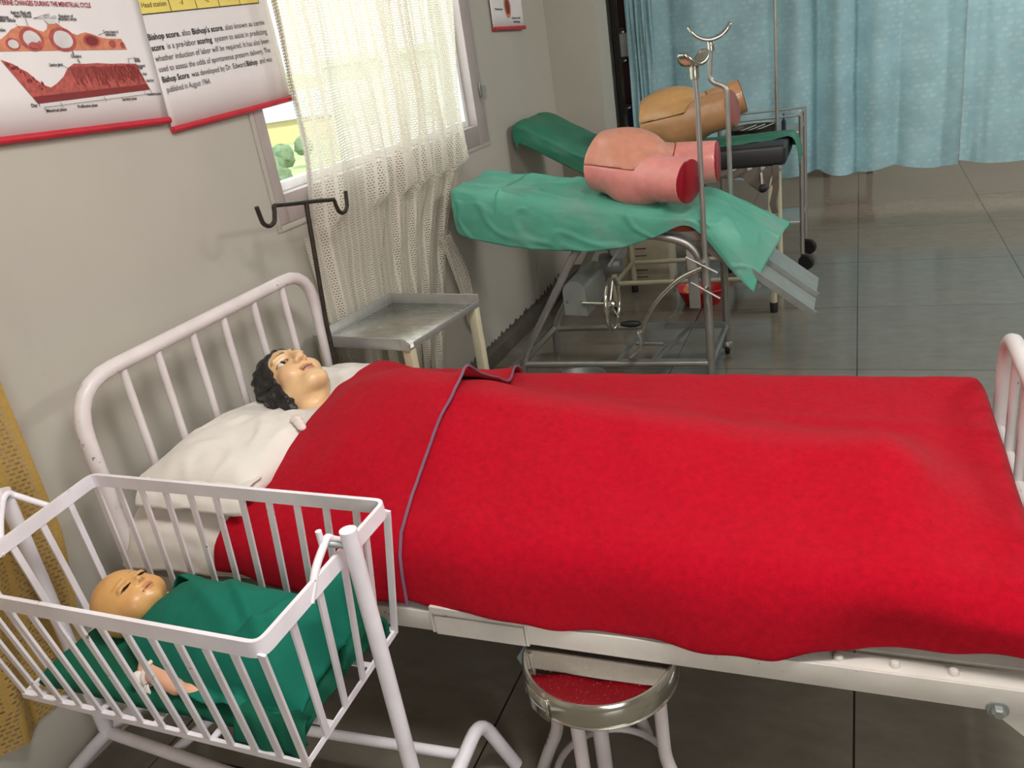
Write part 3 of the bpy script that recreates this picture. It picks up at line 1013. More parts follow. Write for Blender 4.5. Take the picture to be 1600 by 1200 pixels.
def mattress():
    t = thing('mattress', 'bed mattress under a white sheet that shows at the pillow end', 'mattress', (-0.66, 1.67, 0.456))
    rows = []
    x0, x1, y0, y1, z0, z1 = -1.605, 0.280, 1.232, 2.135, 0.457, 0.585
    n = 40
    def se(u):  # rounded rectangle outline
        return u
    for k in range(15):
        a = -PI / 2 + PI * k / 14
        ins = 0.055 * (1 - math.cos(a)) if True else 0
        z = (z0 + z1) / 2 + (z1 - z0) / 2 * math.copysign(abs(math.sin(a)) ** 0.8, math.sin(a))
        ring_ = []
        hx, hy, r = (x1 - x0) / 2 - ins, (y1 - y0) / 2 - ins, 0.07
        cx, cy = (x0 + x1) / 2, (y0 + y1) / 2
        for (sx, sy, a0) in ((1, 1, 0), (-1, 1, PI / 2), (-1, -1, PI), (1, -1, 1.5 * PI)):
            for j in range(9):
                b = a0 + PI / 2 * j / 8
                ring_.append((cx + sx * (hx - r) + r * math.cos(b), cy + sy * (hy - r) + r * math.sin(b), z))
        rows.append(ring_)
    m = MB()
    V = [[m.bm.verts.new(p) for p in r] for r in rows]
    L = len(V[0])
    for a, b in zip(V[:-1], V[1:]):
        for j in range(L): m.bm.faces.new((a[j], a[(j + 1) % L], b[(j + 1) % L], b[j]))
    m.bm.faces.new(list(reversed(V[0]))); m.bm.faces.new(V[-1])
    m.build('mattress_body', 'linen', t)
    # loose sheet over the head end, its near corner drooping
    net = []
    for x, dz, hang in ((-1.632, -0.07, 0.0), (-1.622, 0.0, 0.02), (-1.58, 0.028, 0.03), (-1.46, 0.030, 0.02), (-1.33, 0.014, 0.012), (-1.20, -0.006, 0.006)):
        zt = 0.585 + dz
        net.append([(x, 2.148, 0.50), (x, 2.135, zt - 0.02), (x, 2.08, zt), (x, 1.7, zt + 0.004), (x, 1.32, zt), (x, 1.222, zt - 0.025),
                    (x + 0.004, 1.198 - 0.3 * hang, zt - 0.07), (x - 0.5 * hang, 1.196 - hang, 0.478)])
    d = lambda u, v, p: (0, 0.006 * fbm(p.x, p.y, p.z, 9), 0.007 * fbm(p.x, p.y, p.z, 8))
    MB().grid(netgrid(net, 50, 80, d)).build('bed_sheet', 'linen', t, 80, thick=0.004)
mattress()

def pillow():
    x0, x1, y0, y1 = -1.605, -1.255, 1.245, 1.965
    m = MB(); N = 60
    def top(u, v, s):
        a, b = 2 * u - 1, 2 * v - 1
        e = max(0.0, (1 - abs(a) ** 3.2)) ** 0.5 * max(0.0, (1 - abs(b) ** 4.0)) ** 0.5
        x = x0 + (x1 - x0) * u; y = y0 + (y1 - y0) * v
        pinch = 0.03 * (abs(a) * abs(b)) ** 2
        x -= pinch * math.copysign(1, a) * -0.3
        h = 0.070 * e
        if s > 0:
            dx, dy = (x + 1.42) / 0.17, (y - 1.72) / 0.15
            h -= 0.056 * math.exp(-dx * dx - dy * dy)
            h += 0.007 * fbm(x, y, 0, 7) * e + 0.012 * e * (noise.noise((x * 4 + y * 9, y * 3, 1)))
            rg = 1 - abs(noise.noise((x * 9 + y * 5, y * 6 - x * 4, 7)))
            h += .010 * e * max(0, rg - .8) * 4
        z = 0.652 + (h if s > 0 else -0.6 * h)
        return (x, y + 0.012 * noise.noise((x * 5, 0, v * 3)), z)
    rows = [[top(i / N, j / N, 1) for j in range(N + 1)] for i in range(N + 1)]
    rows2 = [[top(i / N, j / N, -1) for j in range(N + 1)] for i in range(N + 1)]
    m.grid(rows); m.grid(rows2)
    bmesh.ops.remove_doubles(m.bm, verts=list(m.bm.verts), dist=0.0015)
    t = m.build('pillow', 'linen', None, 80)
    tag(t, 'white pillow with soft creases under the black-haired mannequin head', 'pillow')
    # open end of the pillow case hanging out over the near edge
    net = []
    for x, w in ((-1.565, 0.0), (-1.50, 0.3), (-1.40, -0.2), (-1.30, 0.4), (-1.25, 0.0)):
        net.append([(x, 1.30, 0.676), (x, 1.262, 0.678 - 0.004 * w), (x, 1.236, 0.668), (x, 1.218, 0.650 + 0.006 * w), (x, 1.208 - 0.006 * w, 0.630)])
    d = lambda u, v, p: (0, 0.008 * v * noise.noise((p.x * 22, v * 2, 3)), 0.008 * v * noise.noise((p.x * 16, v * 3, 8)))
    MB().grid(netgrid(net, 60, 14, d)).build('pillowcase_flap', 'linen', t, 80, thick=0.003)
pillow()

# ------------------------------------------------------------------ shape of the covered body
BXs = [-1.32, -1.27, -1.20, -1.08, -.88, -.70, -.47, -.25, -.06, .02, .085, .125, .17, .24, .33]
BHs = [.125, .140, .170, .198, .192, .165, .138, .112, .108, .120, .128, .078, .042, .020, .008]
def bh(x, y):
    yc = interp(x, [-1.3, -1.2, -.9, -.5, 0.06, .3], [1.69, 1.63, 1.585, 1.55, 1.505, 1.36])
    h = interp(x, BXs, BHs)
    h = sum(interp(x + d, BXs, BHs) for d in (-.04, -.02, 0, .02, .04)) / 5
    if y <= yc:
        tt = min(1, (yc - y) / (yc - 1.16))
        f = (1 - tt) ** 1.15 * (1 - 0.25 * math.sin(PI * tt) * 0)
        f = f * (1 - math.exp(-((yc - y) / .05) ** 2) * 0) 
        rr = (yc - y) / 0.07
        f -= 0.06 * math.exp(-rr * rr)
    else:
        w = interp(x, [-1.3, -.9, -.4, 0, .3], [.46, .46, .36, .30, .3])
        tt = min(1, (y - yc) / w)
        f = (1 - tt * tt) ** 2 * .94
    z = 0.596 + h * f
    k = min(1, max(0, (-1.19 - x) / .09))
    z += .058 * k * math.exp(-((y - 1.88) / .16) ** 4) * (1 - min(1, h * f / .14))
    # gentle creases
    z += 0.009 * fbm(x, y, 0, 3.2) + 0.0018 * fbm(x, y, 4, 12) + 0.006 * noise.noise((x * 8 + y * 3, y * 3.5, 2))
    z += 0.007 * math.exp(-((x + .42 + .35 * (y - 1.5)) / .018) ** 2) * math.exp(-((y - 1.55) / .12) ** 2)
    z += 0.006 * math.exp(-((y - 1.885 + .10 * (x + .5)) / .02) ** 2) * (1 if x > -.86 else .3)
    return z
CGX, CGY = np.linspace(-1.32, .34, 42), np.linspace(1.2, 2.12, 24)
CG = np.array([[bh(x, y) for y in CGY] for x in CGX])
def cover(P):
    fx = np.clip((P[:, 0] - CGX[0]) / (CGX[1] - CGX[0]), 0, len(CGX) - 1.001)
    fy = np.clip((P[:, 1] - CGY[0]) / (CGY[1] - CGY[0]), 0, len(CGY) - 1.001)
    i, j = fx.astype(int), fy.astype(int); u, v = fx - i, fy - j
    z = CG[i, j] * (1 - u) * (1 - v) + CG[i + 1, j] * u * (1 - v) + CG[i, j + 1] * (1 - u) * v + CG[i + 1, j + 1] * u * v
    return z - .022 + .25 * np.clip(-1.20 - P[:, 0], 0, .2)

# ------------------------------------------------------------------ mannequin in the bed
HR = np.array([[-0.3365, 0.3707, -0.8657], [-0.9394, -0.0675, 0.3362], [0.0662, 0.9263, 0.3709]])
HT = np.array([-1.4627, 1.738, 0.7191])
def head_sdf(q):
    d = ell(q, (0, -.015, .03), (.073, .092, .086))
    d = su(d, ell(q, (0, .024, -.035), (.057, .064, .085)), .03)
    d = su(d, ell(q, (0, .074, -.100), (.022, .018, .018)), .024)
    for s in (-1, 1):
        d = su(d, sph(q, (s * .036, .056, -.036), .026), .022)
        d = su(d, cap(q, (s * .012, .084, .030), (s * .046, .070, .026), .006), .014)          # brow ridge
        d = su(d, cap(q, (s * .05, .01, -.07), (s * .018, .07, -.1), .022, .016), .03)            # jaw line
    d = su(d, cap(q, (0, .082, .024), (0, .102, -.022), .007, .0095), .012)                     # nose bridge
    d = su(d, sph(q, (0, .1045, -.027), .0105), .008)
    for s in (-1, 1):
        d = su(d, ell(q, (s * .0125, .095, -.031), (.0075, .010, .0075)), .006)
        d = ss(d, ell(q, (s * .0065, .100, -.0395), (.0035, .006, .004)), .004)
        d = ss(d, ell(q, (s * .032, .0885, .005), (.0185, .012, .011)), .012)                    # socket
        d = ss(d, ell(q, (s * .032, .078, .004), (.0165, .012, .0072)), .003)                    # lid opening
        d = su(d, ell(q, (s * .068, -.004, -.008), (.008, .014, .022)), .008)                     # ear
    d = su(d, ell(q, (0, .088, -.0585), (.021, .0085, .0055)), .006)                             # lips
    d = su(d, ell(q, (0, .0865, -.0705), (.018, .0095, .0062)), .006)
    d = ss(d, ell(q, (0, .0985, -.0640), (.0205, .0075, .0016)), .003)
    for s in (-1, 1): d = ss(d, sph(q, (s * .0215, .0865, -.0635), .003), .004)
    d = su(d, cap(q, (0, -.022, -.06), (0.006, -.045, -.20), .052, .058), .03)                   # neck
    return d
def mannequin():
    def f(P):
        q = (P - HT) @ HR
        d = np.full(len(P), 1.0)
        near = P[:, 0] < -1.1
        d[near] = head_sdf(q[near])
        # torso, arms and legs lie flat under the blanket
        b = ell(P, (-1.00, 1.60, .665), (.27, .165, .085))
        b = su(b, cap(P, (-1.17, 1.46, .66), (-1.21, 1.80, .665), .056), .06)
        b = su(b, ell(P, (-0.68, 1.565, .655), (.2, .165, .080)), .08)
        for s in (-1, 1):
            b = su(b, ell(P, (-1.02, 1.60 + s * .08, .725), (.07, .065, .045)), .04)
            b = su(b, cap(P, (-0.62, 1.55 + s * .085, .655), (-0.30, 1.53 + s * .08, .652), .075, .052), .04)
            b = su(b, cap(P, (-0.30, 1.53 + s * .08, .652), (0.02, 1.51 + s * .07, .635), .052, .034), .02)
            b = su(b, cap(P, (0.02, 1.51 + s * .07, .63), (0.07, 1.51 + s * .08, .70), .03, .02), .02)
            ax = 1.60 + s * .215
            b = su(b, cap(P, (-1.15, 1.60 + s * .17, .655), (-0.88, ax, .645), .045, .036), .03)
            b = su(b, cap(P, (-0.88, ax, .645), (-0.66, ax - .01, .645), .035, .026), .015)
            b = su(b, ell(P, (-0.60, ax - .01, .642), (.05, .036, .018)), .02)
            for k in range(4):
                b = su(b, cap(P, (-0.57, ax - .035 + .017 * k, .642), (-0.52 + .006 * (k in (1, 2)), ax - .038 + .019 * k, .638), .0085, .0075), .005)
            b = su(b, cap(P, (-0.62, ax - s * .035, .642), (-0.57, ax - s * .056, .640), .010, .008), .008)
        b = np.maximum(np.maximum(b, P[:, 2] - cover(P)), .602 - P[:, 2])
        return su(d, b, .04)
    ax = [np.concatenate([np.arange(-1.66, -1.2, .0028), np.arange(-1.2, .14, .0095)]),
          np.concatenate([np.arange(1.28, 1.62, .0095), np.arange(1.62, 1.86, .0028), np.arange(1.86, 1.95, .0095)]),
          np.concatenate([np.arange(.55, .60, .006), np.arange(.60, .87, .0029)])]
    V, F = surface_nets(f, ax)
    q = (V - HT) @ HR
    c = np.tile(np.array(lin((232, 190, 142))[:3]), (len(V), 1))
    c = mixc(c, (196, 132, 104), .35 * (gs(q, (.045, .06, -.035), (.025, .03, .02)) + gs(q, (-.045, .06, -.035), (.025, .03, .02))))
    front = q[:, 1] > .05
    lip = np.maximum((ell(q, (0, .09, -.0585), (.023, .02, .0068)) < 0), (ell(q, (0, .09, -.0705), (.0195, .02, .0078)) < 0)) & front
    c = mixc(c, (176, 104, 84), lip * 0.8)
    mouth = (ell(q, (0, .09, -.0640), (.021, .03, .0020)) < 0) & front
    c = mixc(c, (84, 36, 30), mouth * 1.0)
    for s in (-1, 1):
        x = np.abs(q[:, 0]) * np.sign(q[:, 0]) * s
        arc = .0255 + .006 * np.sin(np.clip((x - .012) / .038, 0, 1) * PI * .8)
        th = .0036 * (1 - .6 * np.clip((x - .012) / .038, 0, 1))
        w = np.exp(-((q[:, 2] - arc) / th) ** 2) * (x > .012) * (x < .052) * front
        c = mixc(c, (80, 54, 40), w * .95)
        rim = np.exp(-(((np.sqrt(((x - .032) / .0165) ** 2 + ((q[:, 2] - .004) / .0075) ** 2)) - 1.05) / .16) ** 2) * front * (x > .008)
        c = mixc(c, (44, 26, 20), rim * np.where(q[:, 2] > .004, 1.0, .6))
    t = link_mesh('mannequin', nets_mesh('mannequin', V, F, c), 'skin', None, 180)
    tag(t, 'adult mannequin with painted face and black hair, lying under the red blanket', 'mannequin')
    # eyes
    tw = lambda p: Vector((HR @ np.array(p) + HT).tolist())
    for s in (-1, 1):
        b = bmesh.new(); bmesh.ops.create_uvsphere(b, u_segments=36, v_segments=28, radius=.0135)
        me = bpy.data.meshes.new('eye'); b.to_mesh(me); b.free()
        co = np.array([v.co[:] for v in me.vertices])
        dirv = np.array((-0.12 * s, .98, -.10)); dirv /= np.linalg.norm(dirv)
        ang = np.arccos(np.clip(co @ dirv / .0135, -1, 1))
        cc = np.tile(np.array(lin((226, 218, 206))[:3]), (len(co), 1))
        cc = mixc(cc, (60, 36, 26), (ang < .66) * 1.0); cc = mixc(cc, (14, 10, 10), (ang < .27) * 1.0)
        a = me.color_attributes.new('Col', 'FLOAT_COLOR', 'POINT')
        q4 = np.ones((len(co), 4)); q4[:, :3] = cc; a.data.foreach_set('color', q4.ravel())
        for v, p in zip(me.vertices, co): v.co = tw(p + np.array((s * .031, .0645, .0045)))
        plabel(link_mesh('eye', me, M['eye'], t, 180), 'glossy painted brown eye')
    # hair: a wavy bob that leaves the face free
    def hf(q):
        w = .0028 * np.sin(q[:, 2] * 120 + 22 * q[:, 0] + 30 * q[:, 1]) + .0022 * np.sin(q[:, 1] * 190 + q[:, 2] * 60 + 3 * np.sin(q[:, 2] * 70))
        w = w + .0016 * np.sin(q[:, 0] * 260 + q[:, 2] * 45)
        d = ell(q, (0, -.022, .026), (.087, .101, .097))
        d = su(d, ell(q, (.012, -.045, -.05), (.074, .066, .072)), .03)
        for s in (-1, 1): d = su(d, ell(q, (s * .070, -.014, -.045 if s > 0 else -.02), (.022, .044, .078 if s > 0 else .05)), .02)
        cut = ell(q, (0, .118, -.03), (.098, .100, .112))
        cut = np.minimum(cut, cap(q, (0, .05, -.06), (0, .02, -.2), .062))
        d = ss(d, cut, .008)
        return d + w
    ax = [np.arange(-.10, .101, .0027), np.arange(-.14, .10, .0027), np.arange(-.15, .14, .0027)]
    V, F = surface_nets(hf, ax)
    # drop the parts buried deep in the skull side: keep closed mesh
    V = V @ HR.T + HT
    plabel(link_mesh('hair', nets_mesh('hair', V, F), 'hair', t, 180), 'short wavy black hair')
    # frilled collar corner of the gown at the neck
    m = MB()
    for k in range(3):
        c = Vector((-1.288 + .012 * k, 1.512 - .010 * k, .716 - .004 * k))
        b = bmesh.new(); bmesh.ops.create_icosphere(b, subdivisions=3, radius=.016 - .002 * k)
        for v in b.verts:
            v.co = c + Vector((v.co.x * 1.1, v.co.y * .8, v.co.z * .8)) * (1 + .25 * noise.noise(v.co * 90))
        m.merge(b)
    plabel(m.build('gown_collar', 'tag', t, 180), 'white frilled gown collar')
M['eye'] = attr_mat('glossy_eye', 0.08, 0.5, 0.0)
mannequin()

# ------------------------------------------------------------------ red blanket
def blanket_net(x, off=0.0):
    hem = interp(x, [-1.35, -1.2, -.8, -.3, 0, .12, .3], [.505, .492, .474, .462, .466, .475, .487])
    hem -= 0.004 * math.sin(x * 21) + 0.003 * math.sin(x * 47 + 1)
    pts = []
    pts.append((x, 2.166 + off, 0.50)); pts.append((x, 2.162 + off, 0.54)); pts.append((x, 2.150 + off, .578 + .4 * off))
    ys = [2.12 - k * (2.12 - 1.255) / 38 for k in range(39)]
    for y in ys:
        z = bh(x, y)
        if y > 2.09: z -= (y - 2.09) * 0.3
        pts.append((x, y, z + off))
    z0 = bh(x, 1.255)
    yi = interp(x, [-.12, .03, .3], [0, .026, .030]); hem += interp(x, [-.12, .03, .3], [0, .014, .016]) - interp(x, [-.9, -.6, -.12, 0], [0, .007, .007, 0])
    bul = 0.006 * math.sin(x * 14 + 1) + 0.006 * fbm(x, 0, 0, 4)
    pts.append((x, 1.222 - off * .6, z0 - 0.016 + off * .7))
    pts.append((x, 1.197 - off + bul * .3, z0 - 0.045 + off * .3))
    pts.append((x, 1.184 - off + bul * .6 + yi * .5, (z0 + hem) / 2 - .006))
    pts.append((x, 1.176 - off + bul + yi * .9, hem + .018))
    pts.append((x, 1.174 - off + bul + yi, hem))
    return pts
def blanket():
    t = thing('blanket', 'bright red felt blanket covering the mannequin from neck to feet', 'blanket', (-0.5, 1.67, 0.46))
    rows = []
    NX = 150
    for i in range(NX + 1):
        u = i / NX
        x = -1.27 + 1.592 * u
        col = blanket_net(x)
        # slanted head edge
        if u < 0.12:
            k = 1 - u / 0.12
            col = [(p[0] - k * (0.11 * max(0, (p[1] - 1.75) / .4) + 0.06 * max(0, (1.30 - p[1]) / .12)), p[1], p[2]) for p in col]
        # foot end rolls down over the mattress end
        if u > 0.965:
            k = (u - 0.965) / 0.035
            col = [(p[0] - 0.010 * k * k, p[1], p[2] - max(0, p[2] - .49) * 0.9 * k ** 2) for p in col]
        rows.append(col)
    MB().grid(rows).build('blanket_cover', 'felt', t, 80, thick=0.006, subd=1, off=-1)
    rows = []
    N2 = 44
    for i in range(N2 + 1):
        u = i / N2
        col = []
        base = None
        for k, p in enumerate(blanket_net(-1.265 + .40 * u, 0.011)):
            y = p[1]
            xe = interp(y, [1.18, 1.3, 1.6, 1.85, 2.15], [-.845, -.865, -.865, -.885, -.945])
            x0 = -1.268 - 0.11 * max(0, (y - 1.75) / .4) - 0.06 * max(0, (1.30 - y) / .12)
            col.append((x0 + (xe - x0) * u, y, p[2]))
        # re-evaluate heights at the shifted positions
        c2 = []
        for j, (x, y, z) in enumerate(col):
            q = blanket_net(x, 0.011)[j]
            lift = 0.0
            if u > .8:
                k = (u - .8) / .2
                lift = k * k * (0.030 * math.exp(-((y - 1.66) / .05) ** 2) + 0.018 * math.exp(-((y - 2.06) / .05) ** 2) + 0.004)
            c2.append((x, q[1] - (0.006 if y < 1.25 else 0), q[2] + lift))
        rows.append(c2)
    plabel(MB().grid(rows).build('turned_back_fold', 'felt', t, 80, thick=0.007, subd=1, off=-1), 'wide turned-back fold at the head end with a grey stitched edge')
    edge = [Vector(p) + Vector((0.003, 0, .0)) for p in rows[-1]]
    MB().tube(edge, 0.0036, 6).build('stitched_edge', 'edge_grey', t)
M['edge_grey'] = plain('grey_purple_thread', (120, 84, 104), 0.9)
blanket()

# ------------------------------------------------------------------ IV hook pole, tray table, stool
def iv_pole():
    t = thing('drip_pole', 'thin dark iron drip pole with two hooks beside the headboard', 'drip pole', (-1.598, 2.124, 0.42))
    top = Vector((-1.6, 2.184, 1.139))
    MB().tube([(-1.598, 2.124, 0.42), (-1.598, 2.137, .76), top], 0.0075, 10).build('pole', 'dark_iron', t)
    def hook(s):
        L = .16 if s < 0 else .155
        base = top + Vector((0, s * L, -s * 0.025 ))
        pts = [top, top + Vector((0, s * L * .5, -s * .012)), base]
        for k in range(1, 13):
            a = PI * k / 12
            pts.append(base + Vector((0, s * (.036 - .036 * math.cos(a)), -.034 * math.sin(a) - (.018 if 2 < k < 11 else .009) )))
        pts.append(pts[-1] + Vector((0, s * .004, .022)))
        MB().tube(round_path(pts, .012, 3), 0.0068, 8).build('hook', 'dark_iron', t)
    hook(-1); hook(1)
    MB().tube([(-1.598, 2.130, .56), (-1.598, 2.132, .60)], 0.011, 10).build('pole_socket', 'dark_iron', t)
iv_pole()

def tray_table():
    x0, x1, y0, y1, z = -1.6975, -1.2975, 2.191, 2.646, 0.677
    RT = Matrix.Translation((-1.4975, 2.418, 0)) @ Matrix.Rotation(math.radians(-7), 4, 'Z') @ Matrix.Translation((1.4975, -2.418, 0))
    def turn(mb):
        for v in mb.bm.verts: v.co = RT @ v.co
        return mb
    t = thing('tray_table', 'cream legged bedside table with a rimmed steel tray top', 'table', ((x0 + x1) / 2, (y0 + y1) / 2, 0))
    m = MB().box((x0, y0, z - .036), (x1, y1, z - .030), .002)
    tt = turn(m).build('tray_top', 'tray', t)
    m = MB()
    e = .008
    m.box((x0 - .002, y0, z - .036), (x0 + .004, y1, z + e), .002)
    m.box((x0, y1 - .004, z - .036), (x1, y1 + .002, z + e), .002)
    m.box((x1 - .004, y0 + .03, z - .036), (x1 + .002, y1, z - .014), .002)
    m.box((x0, y0 - .002, z - .036), (x1 - .03, y0 + .004, z + e * .6), .002)
    m.prism([(x1 - .03, y0 - .002, z - .036), (x1 + .002, y0 - .002, z - .036), (x1 + .002, y0 - .002, z - .014), (x1 - .015, y0 - .002, z), (x1 - .03, y0 - .002, z + e * .6)], (0, .006, 0))
    turn(m).build('tray_rim', 'steel', tt)
    for x in (x0 + .018, x1 - .018):
        for y in (y0 + .02, y1 - .02):
            turn(MB().box((x - .016, y - .016, 0), (x + .016, y + .016, z - .036), .002)).build('leg', 'cream_paint', t)
    for z2 in (.2,):
        for y in (y0 + .02, y1 - .02): turn(MB().box((x0 + .03, y - .008, z2), (x1 - .03, y + .008, z2 + .025), .002)).build('stretcher', 'cream_paint', t)
        for x in (x0 + .018, x1 - .018): turn(MB().box((x - .008, y0 + .035, z2), (x + .008, y1 - .035, z2 + .025), .002)).build('stretcher', 'cream_paint', t)
M['tray'] = steel('scratched_tray_steel', (214, 214, 208), 0.22, streak=(1, 3, 1))
tray_table()

def stool():
    c = Vector((-0.453, 1.198, 0)); zt = .400
    t = thing('stool', 'round stool with polished steel top half under the bed rail', 'stool', c)
    MB().lathe([(0, .0006), (.08, .0006), (.13, .0004), (.1405, 0)], c + Vector((0, 0, zt)), seg=64).build('seat_top', 'mirror', t)
    MB().lathe([(.141, 0), (.146, .001), (.150, -.004), (.151, -.012), (.151, -.040), (.149, -.046), (.152, -.048), (.150, -.052), (.13, -.052), (0, -.050)], c + Vector((0, 0, zt)), seg=72).build('seat_rim', 'bright_chrome', t)
    # loose lap of the rim strip
    pts = []
    for k in range(9):
        a = math.radians(222 + k * 3.2)
        pts.append((c.x + .1535 * math.cos(a), c.y + .1535 * math.sin(a)))
    MB().grid([[(x, y, zt - .006 - .0) for x, y in pts], [(x, y, zt - .056) for x, y in pts]]).build('rim_lap', 'bright_chrome', t, thick=.002)
    for a in (172, 262, 352, 82):
        d = Vector((math.cos(math.radians(a)), math.sin(math.radians(a)), 0))
        MB().tube([c + d * .118 + Vector((0, 0, zt - .05)), c + d * .118 + Vector((0, 0, .16)), c + d * .150 + Vector((0, 0, .09)), c + d * .18 + Vector((0, 0, 0.01))], .0135, 12, .07).build('leg', 'stand_paint', t)
    ringp = [c + Vector((.122 * math.cos(2 * PI * k / 48), .122 * math.sin(2 * PI * k / 48), .075)) for k in range(48)]
    MB().tube(ringp, .0075, 8, closed=True).build('foot_ring', 'stand_paint', t)
    MB().tube([c + Vector((-.01, -.02, zt - .05)), c + Vector((-.01, -.02, .06))], .016, 12).build('centre_post', 'stand_paint', t)
    o = MB().prism([(-.640, 1.215, .335), (-.598, 1.225, .400), (-.575, 1.20, .385), (-.585, 1.19, .330), (-.612, 1.195, .318)], (.006, .01, .0)).build('plastic_scrap', 'blue_tape')
    tag(o, 'pale blue plastic scrap caught behind the steel topped stool', 'scrap')
stool()

# ------------------------------------------------------------------ swing cradle with the baby doll
RIM = {'nr': (-.798, .728, .742), 'fr': (-.790, 1.100, .758), 'fl': (-1.538, 1.112, .760), 'nl': (-1.522, .740, .742)}
BOT = {'nr': (-.843, .788, .440), 'fr': (-.845, 1.108, .456), 'fl': (-1.545, 1.122, .456), 'nl': (-1.540, .803, .440)}
def lerp(a, b, t): return Vector(a).lerp(Vector(b), t)
def cradle():
    t = thing('swing_cradle', 'white barred metal baby cradle hanging on its own tube stand', 'cradle', (-1.2, .95, 0))
    cyc = ['nr', 'fr', 'fl', 'nl']
    MB().bar([RIM[k] for k in cyc], .009, .026, up=(0, 0, 1), fillet=.012, closed=True) if False else None
    pts = []
    P = [Vector(RIM[k]) for k in cyc]
    for i in range(4):
        a, b, c = P[i - 1], P[i], P[(i + 1) % 4]
        r = .02
        p0, p1 = b + (a - b).normalized() * r, b + (c - b).normalized() * r
        for k in range(5):
            s = k / 4
            pts.append((1 - s) ** 2 * p0 + 2 * s * (1 - s) * b + s * s * p1)
    MB().bar(pts, .008, .029, up=(0, 0, 1), closed=True).build('top_rim', 'cradle_paint', t, 30)
    def side(a, b, n, skip_ends=False):
        for i in range(n + 1):
            if skip_ends and i in (0, n): continue
            u = i / n
            top, bo = lerp(RIM[a], RIM[b], u), lerp(BOT[a], BOT[b], u)
            along = (Vector(RIM[b]) - Vector(RIM[a])).normalized()
            c = lerp(RIM['nr'], RIM['fl'], .5)
            MB().bar([top - Vector((0, 0, .008)), bo], .005, .0138, up=along).build('bar', 'cradle_paint', t)
    side('nl', 'nr', 13); side('fl', 'fr', 11)
    side('nr', 'fr', 5, True); side('nl', 'fl', 5, True)
    bp = [Vector(BOT[k]) for k in cyc]
    MB().bar(bp, .006, .012, up=(0, 0, 1), closed=True).build('bottom_frame', 'cradle_paint', t)
    for u in (.06, .14, .3, .5, .7, .88):
        MB().bar([lerp(BOT['nl'], BOT['nr'], u), lerp(BOT['fl'], BOT['fr'], u)], .013, .004, up=(0, 0, 1)).build('bottom_slat', 'cradle_paint', t)
    for v in (.28, .72):
        MB().bar([lerp(BOT['nl'], BOT['fl'], v) - Vector((0, 0, .004)), lerp(BOT['nr'], BOT['fr'], v) - Vector((0, 0, .004))], .013, .004, up=(0, 0, 1)).build('bottom_slat', 'cradle_paint', t)
    # stand
    MB().tube([(-1.700, 1.018, .085), (-1.700, 1.018, .776)], .0165, 16).build('post', 'cradle_paint', t)
    MB().tube([(-.760, .950, .09), (-.767, .950, .808)], .0150, 16).build('post', 'cradle_paint', t)
    MB().tube([(-1.715, .72, .02), (-1.702, .93, .075), (-1.700, 1.02, .085), (-1.697, 1.13, .078), (-1.694, 1.17, .02)], .0155, 14, .05).build('foot', 'cradle_paint', t)
    MB().tube([(-.775, .68, .02), (-.765, .87, .085), (-.762, .95, .095), (-.752, 1.205, .150), (-.700, 1.235, .0)], .0155, 14, .045).build('foot', 'cradle_paint', t)
    MB().tube([(-1.700, 1.018, .085), (-.762, .945, .09)], .0145, 14).build('base_tube', 'cradle_paint', t)
    MB().tube([(-1.697, 1.125, .072), (-.757, 1.128, .125)], .012, 12).build('base_tube', 'cradle_paint', t)
    MB().tube([(-1.475, 1.0, .085), (-1.455, 1.126, .085)], .0125, 12).build('base_tube', 'cradle_paint', t)
    # hangers: a bent rod on each end rim, hooked on a pin in the post
    for x, y0, ya, y1, z, post in ((-.792, .855, .935, .985, .792, (-.766, .95, .775)), (-1.545, .880, .965, 1.015, .800, (-1.69, 1.018, .765))):
        apx = Vector((x - (.008 if x > -1 else .055), ya, z))
        m = MB()
        q0 = lerp(RIM['nr' if x > -1 else 'nl'], RIM['fr' if x > -1 else 'fl'], .33); q1 = lerp(RIM['nr' if x > -1 else 'nl'], RIM['fr' if x > -1 else 'fl'], .72)
        m.tube([q0 + Vector((0, 0, -.015)), q0 + (apx - q0) * .5 + Vector((0, -.006, .006)), apx + Vector((0, -.014, 0)), apx + Vector((0, 0, .010)), apx + Vector((0, .012, -.004)), q1 + (apx - q1) * .4, q1 + Vector((0, 0, -.005))], .0068, 10, .02)
        m.build('hanger', 'cradle_paint', t)
        MB().tube([Vector(post), apx + Vector((0, 0, -.004))], .0058, 10).build('pivot_pin', 'dull_steel', t)
        MB().tube([apx + Vector((-.004, -.012, -.01)), apx + Vector((-.004, -.012, .028))], .0055, 10).build('hook_stub', 'cradle_paint', t)
cradle()

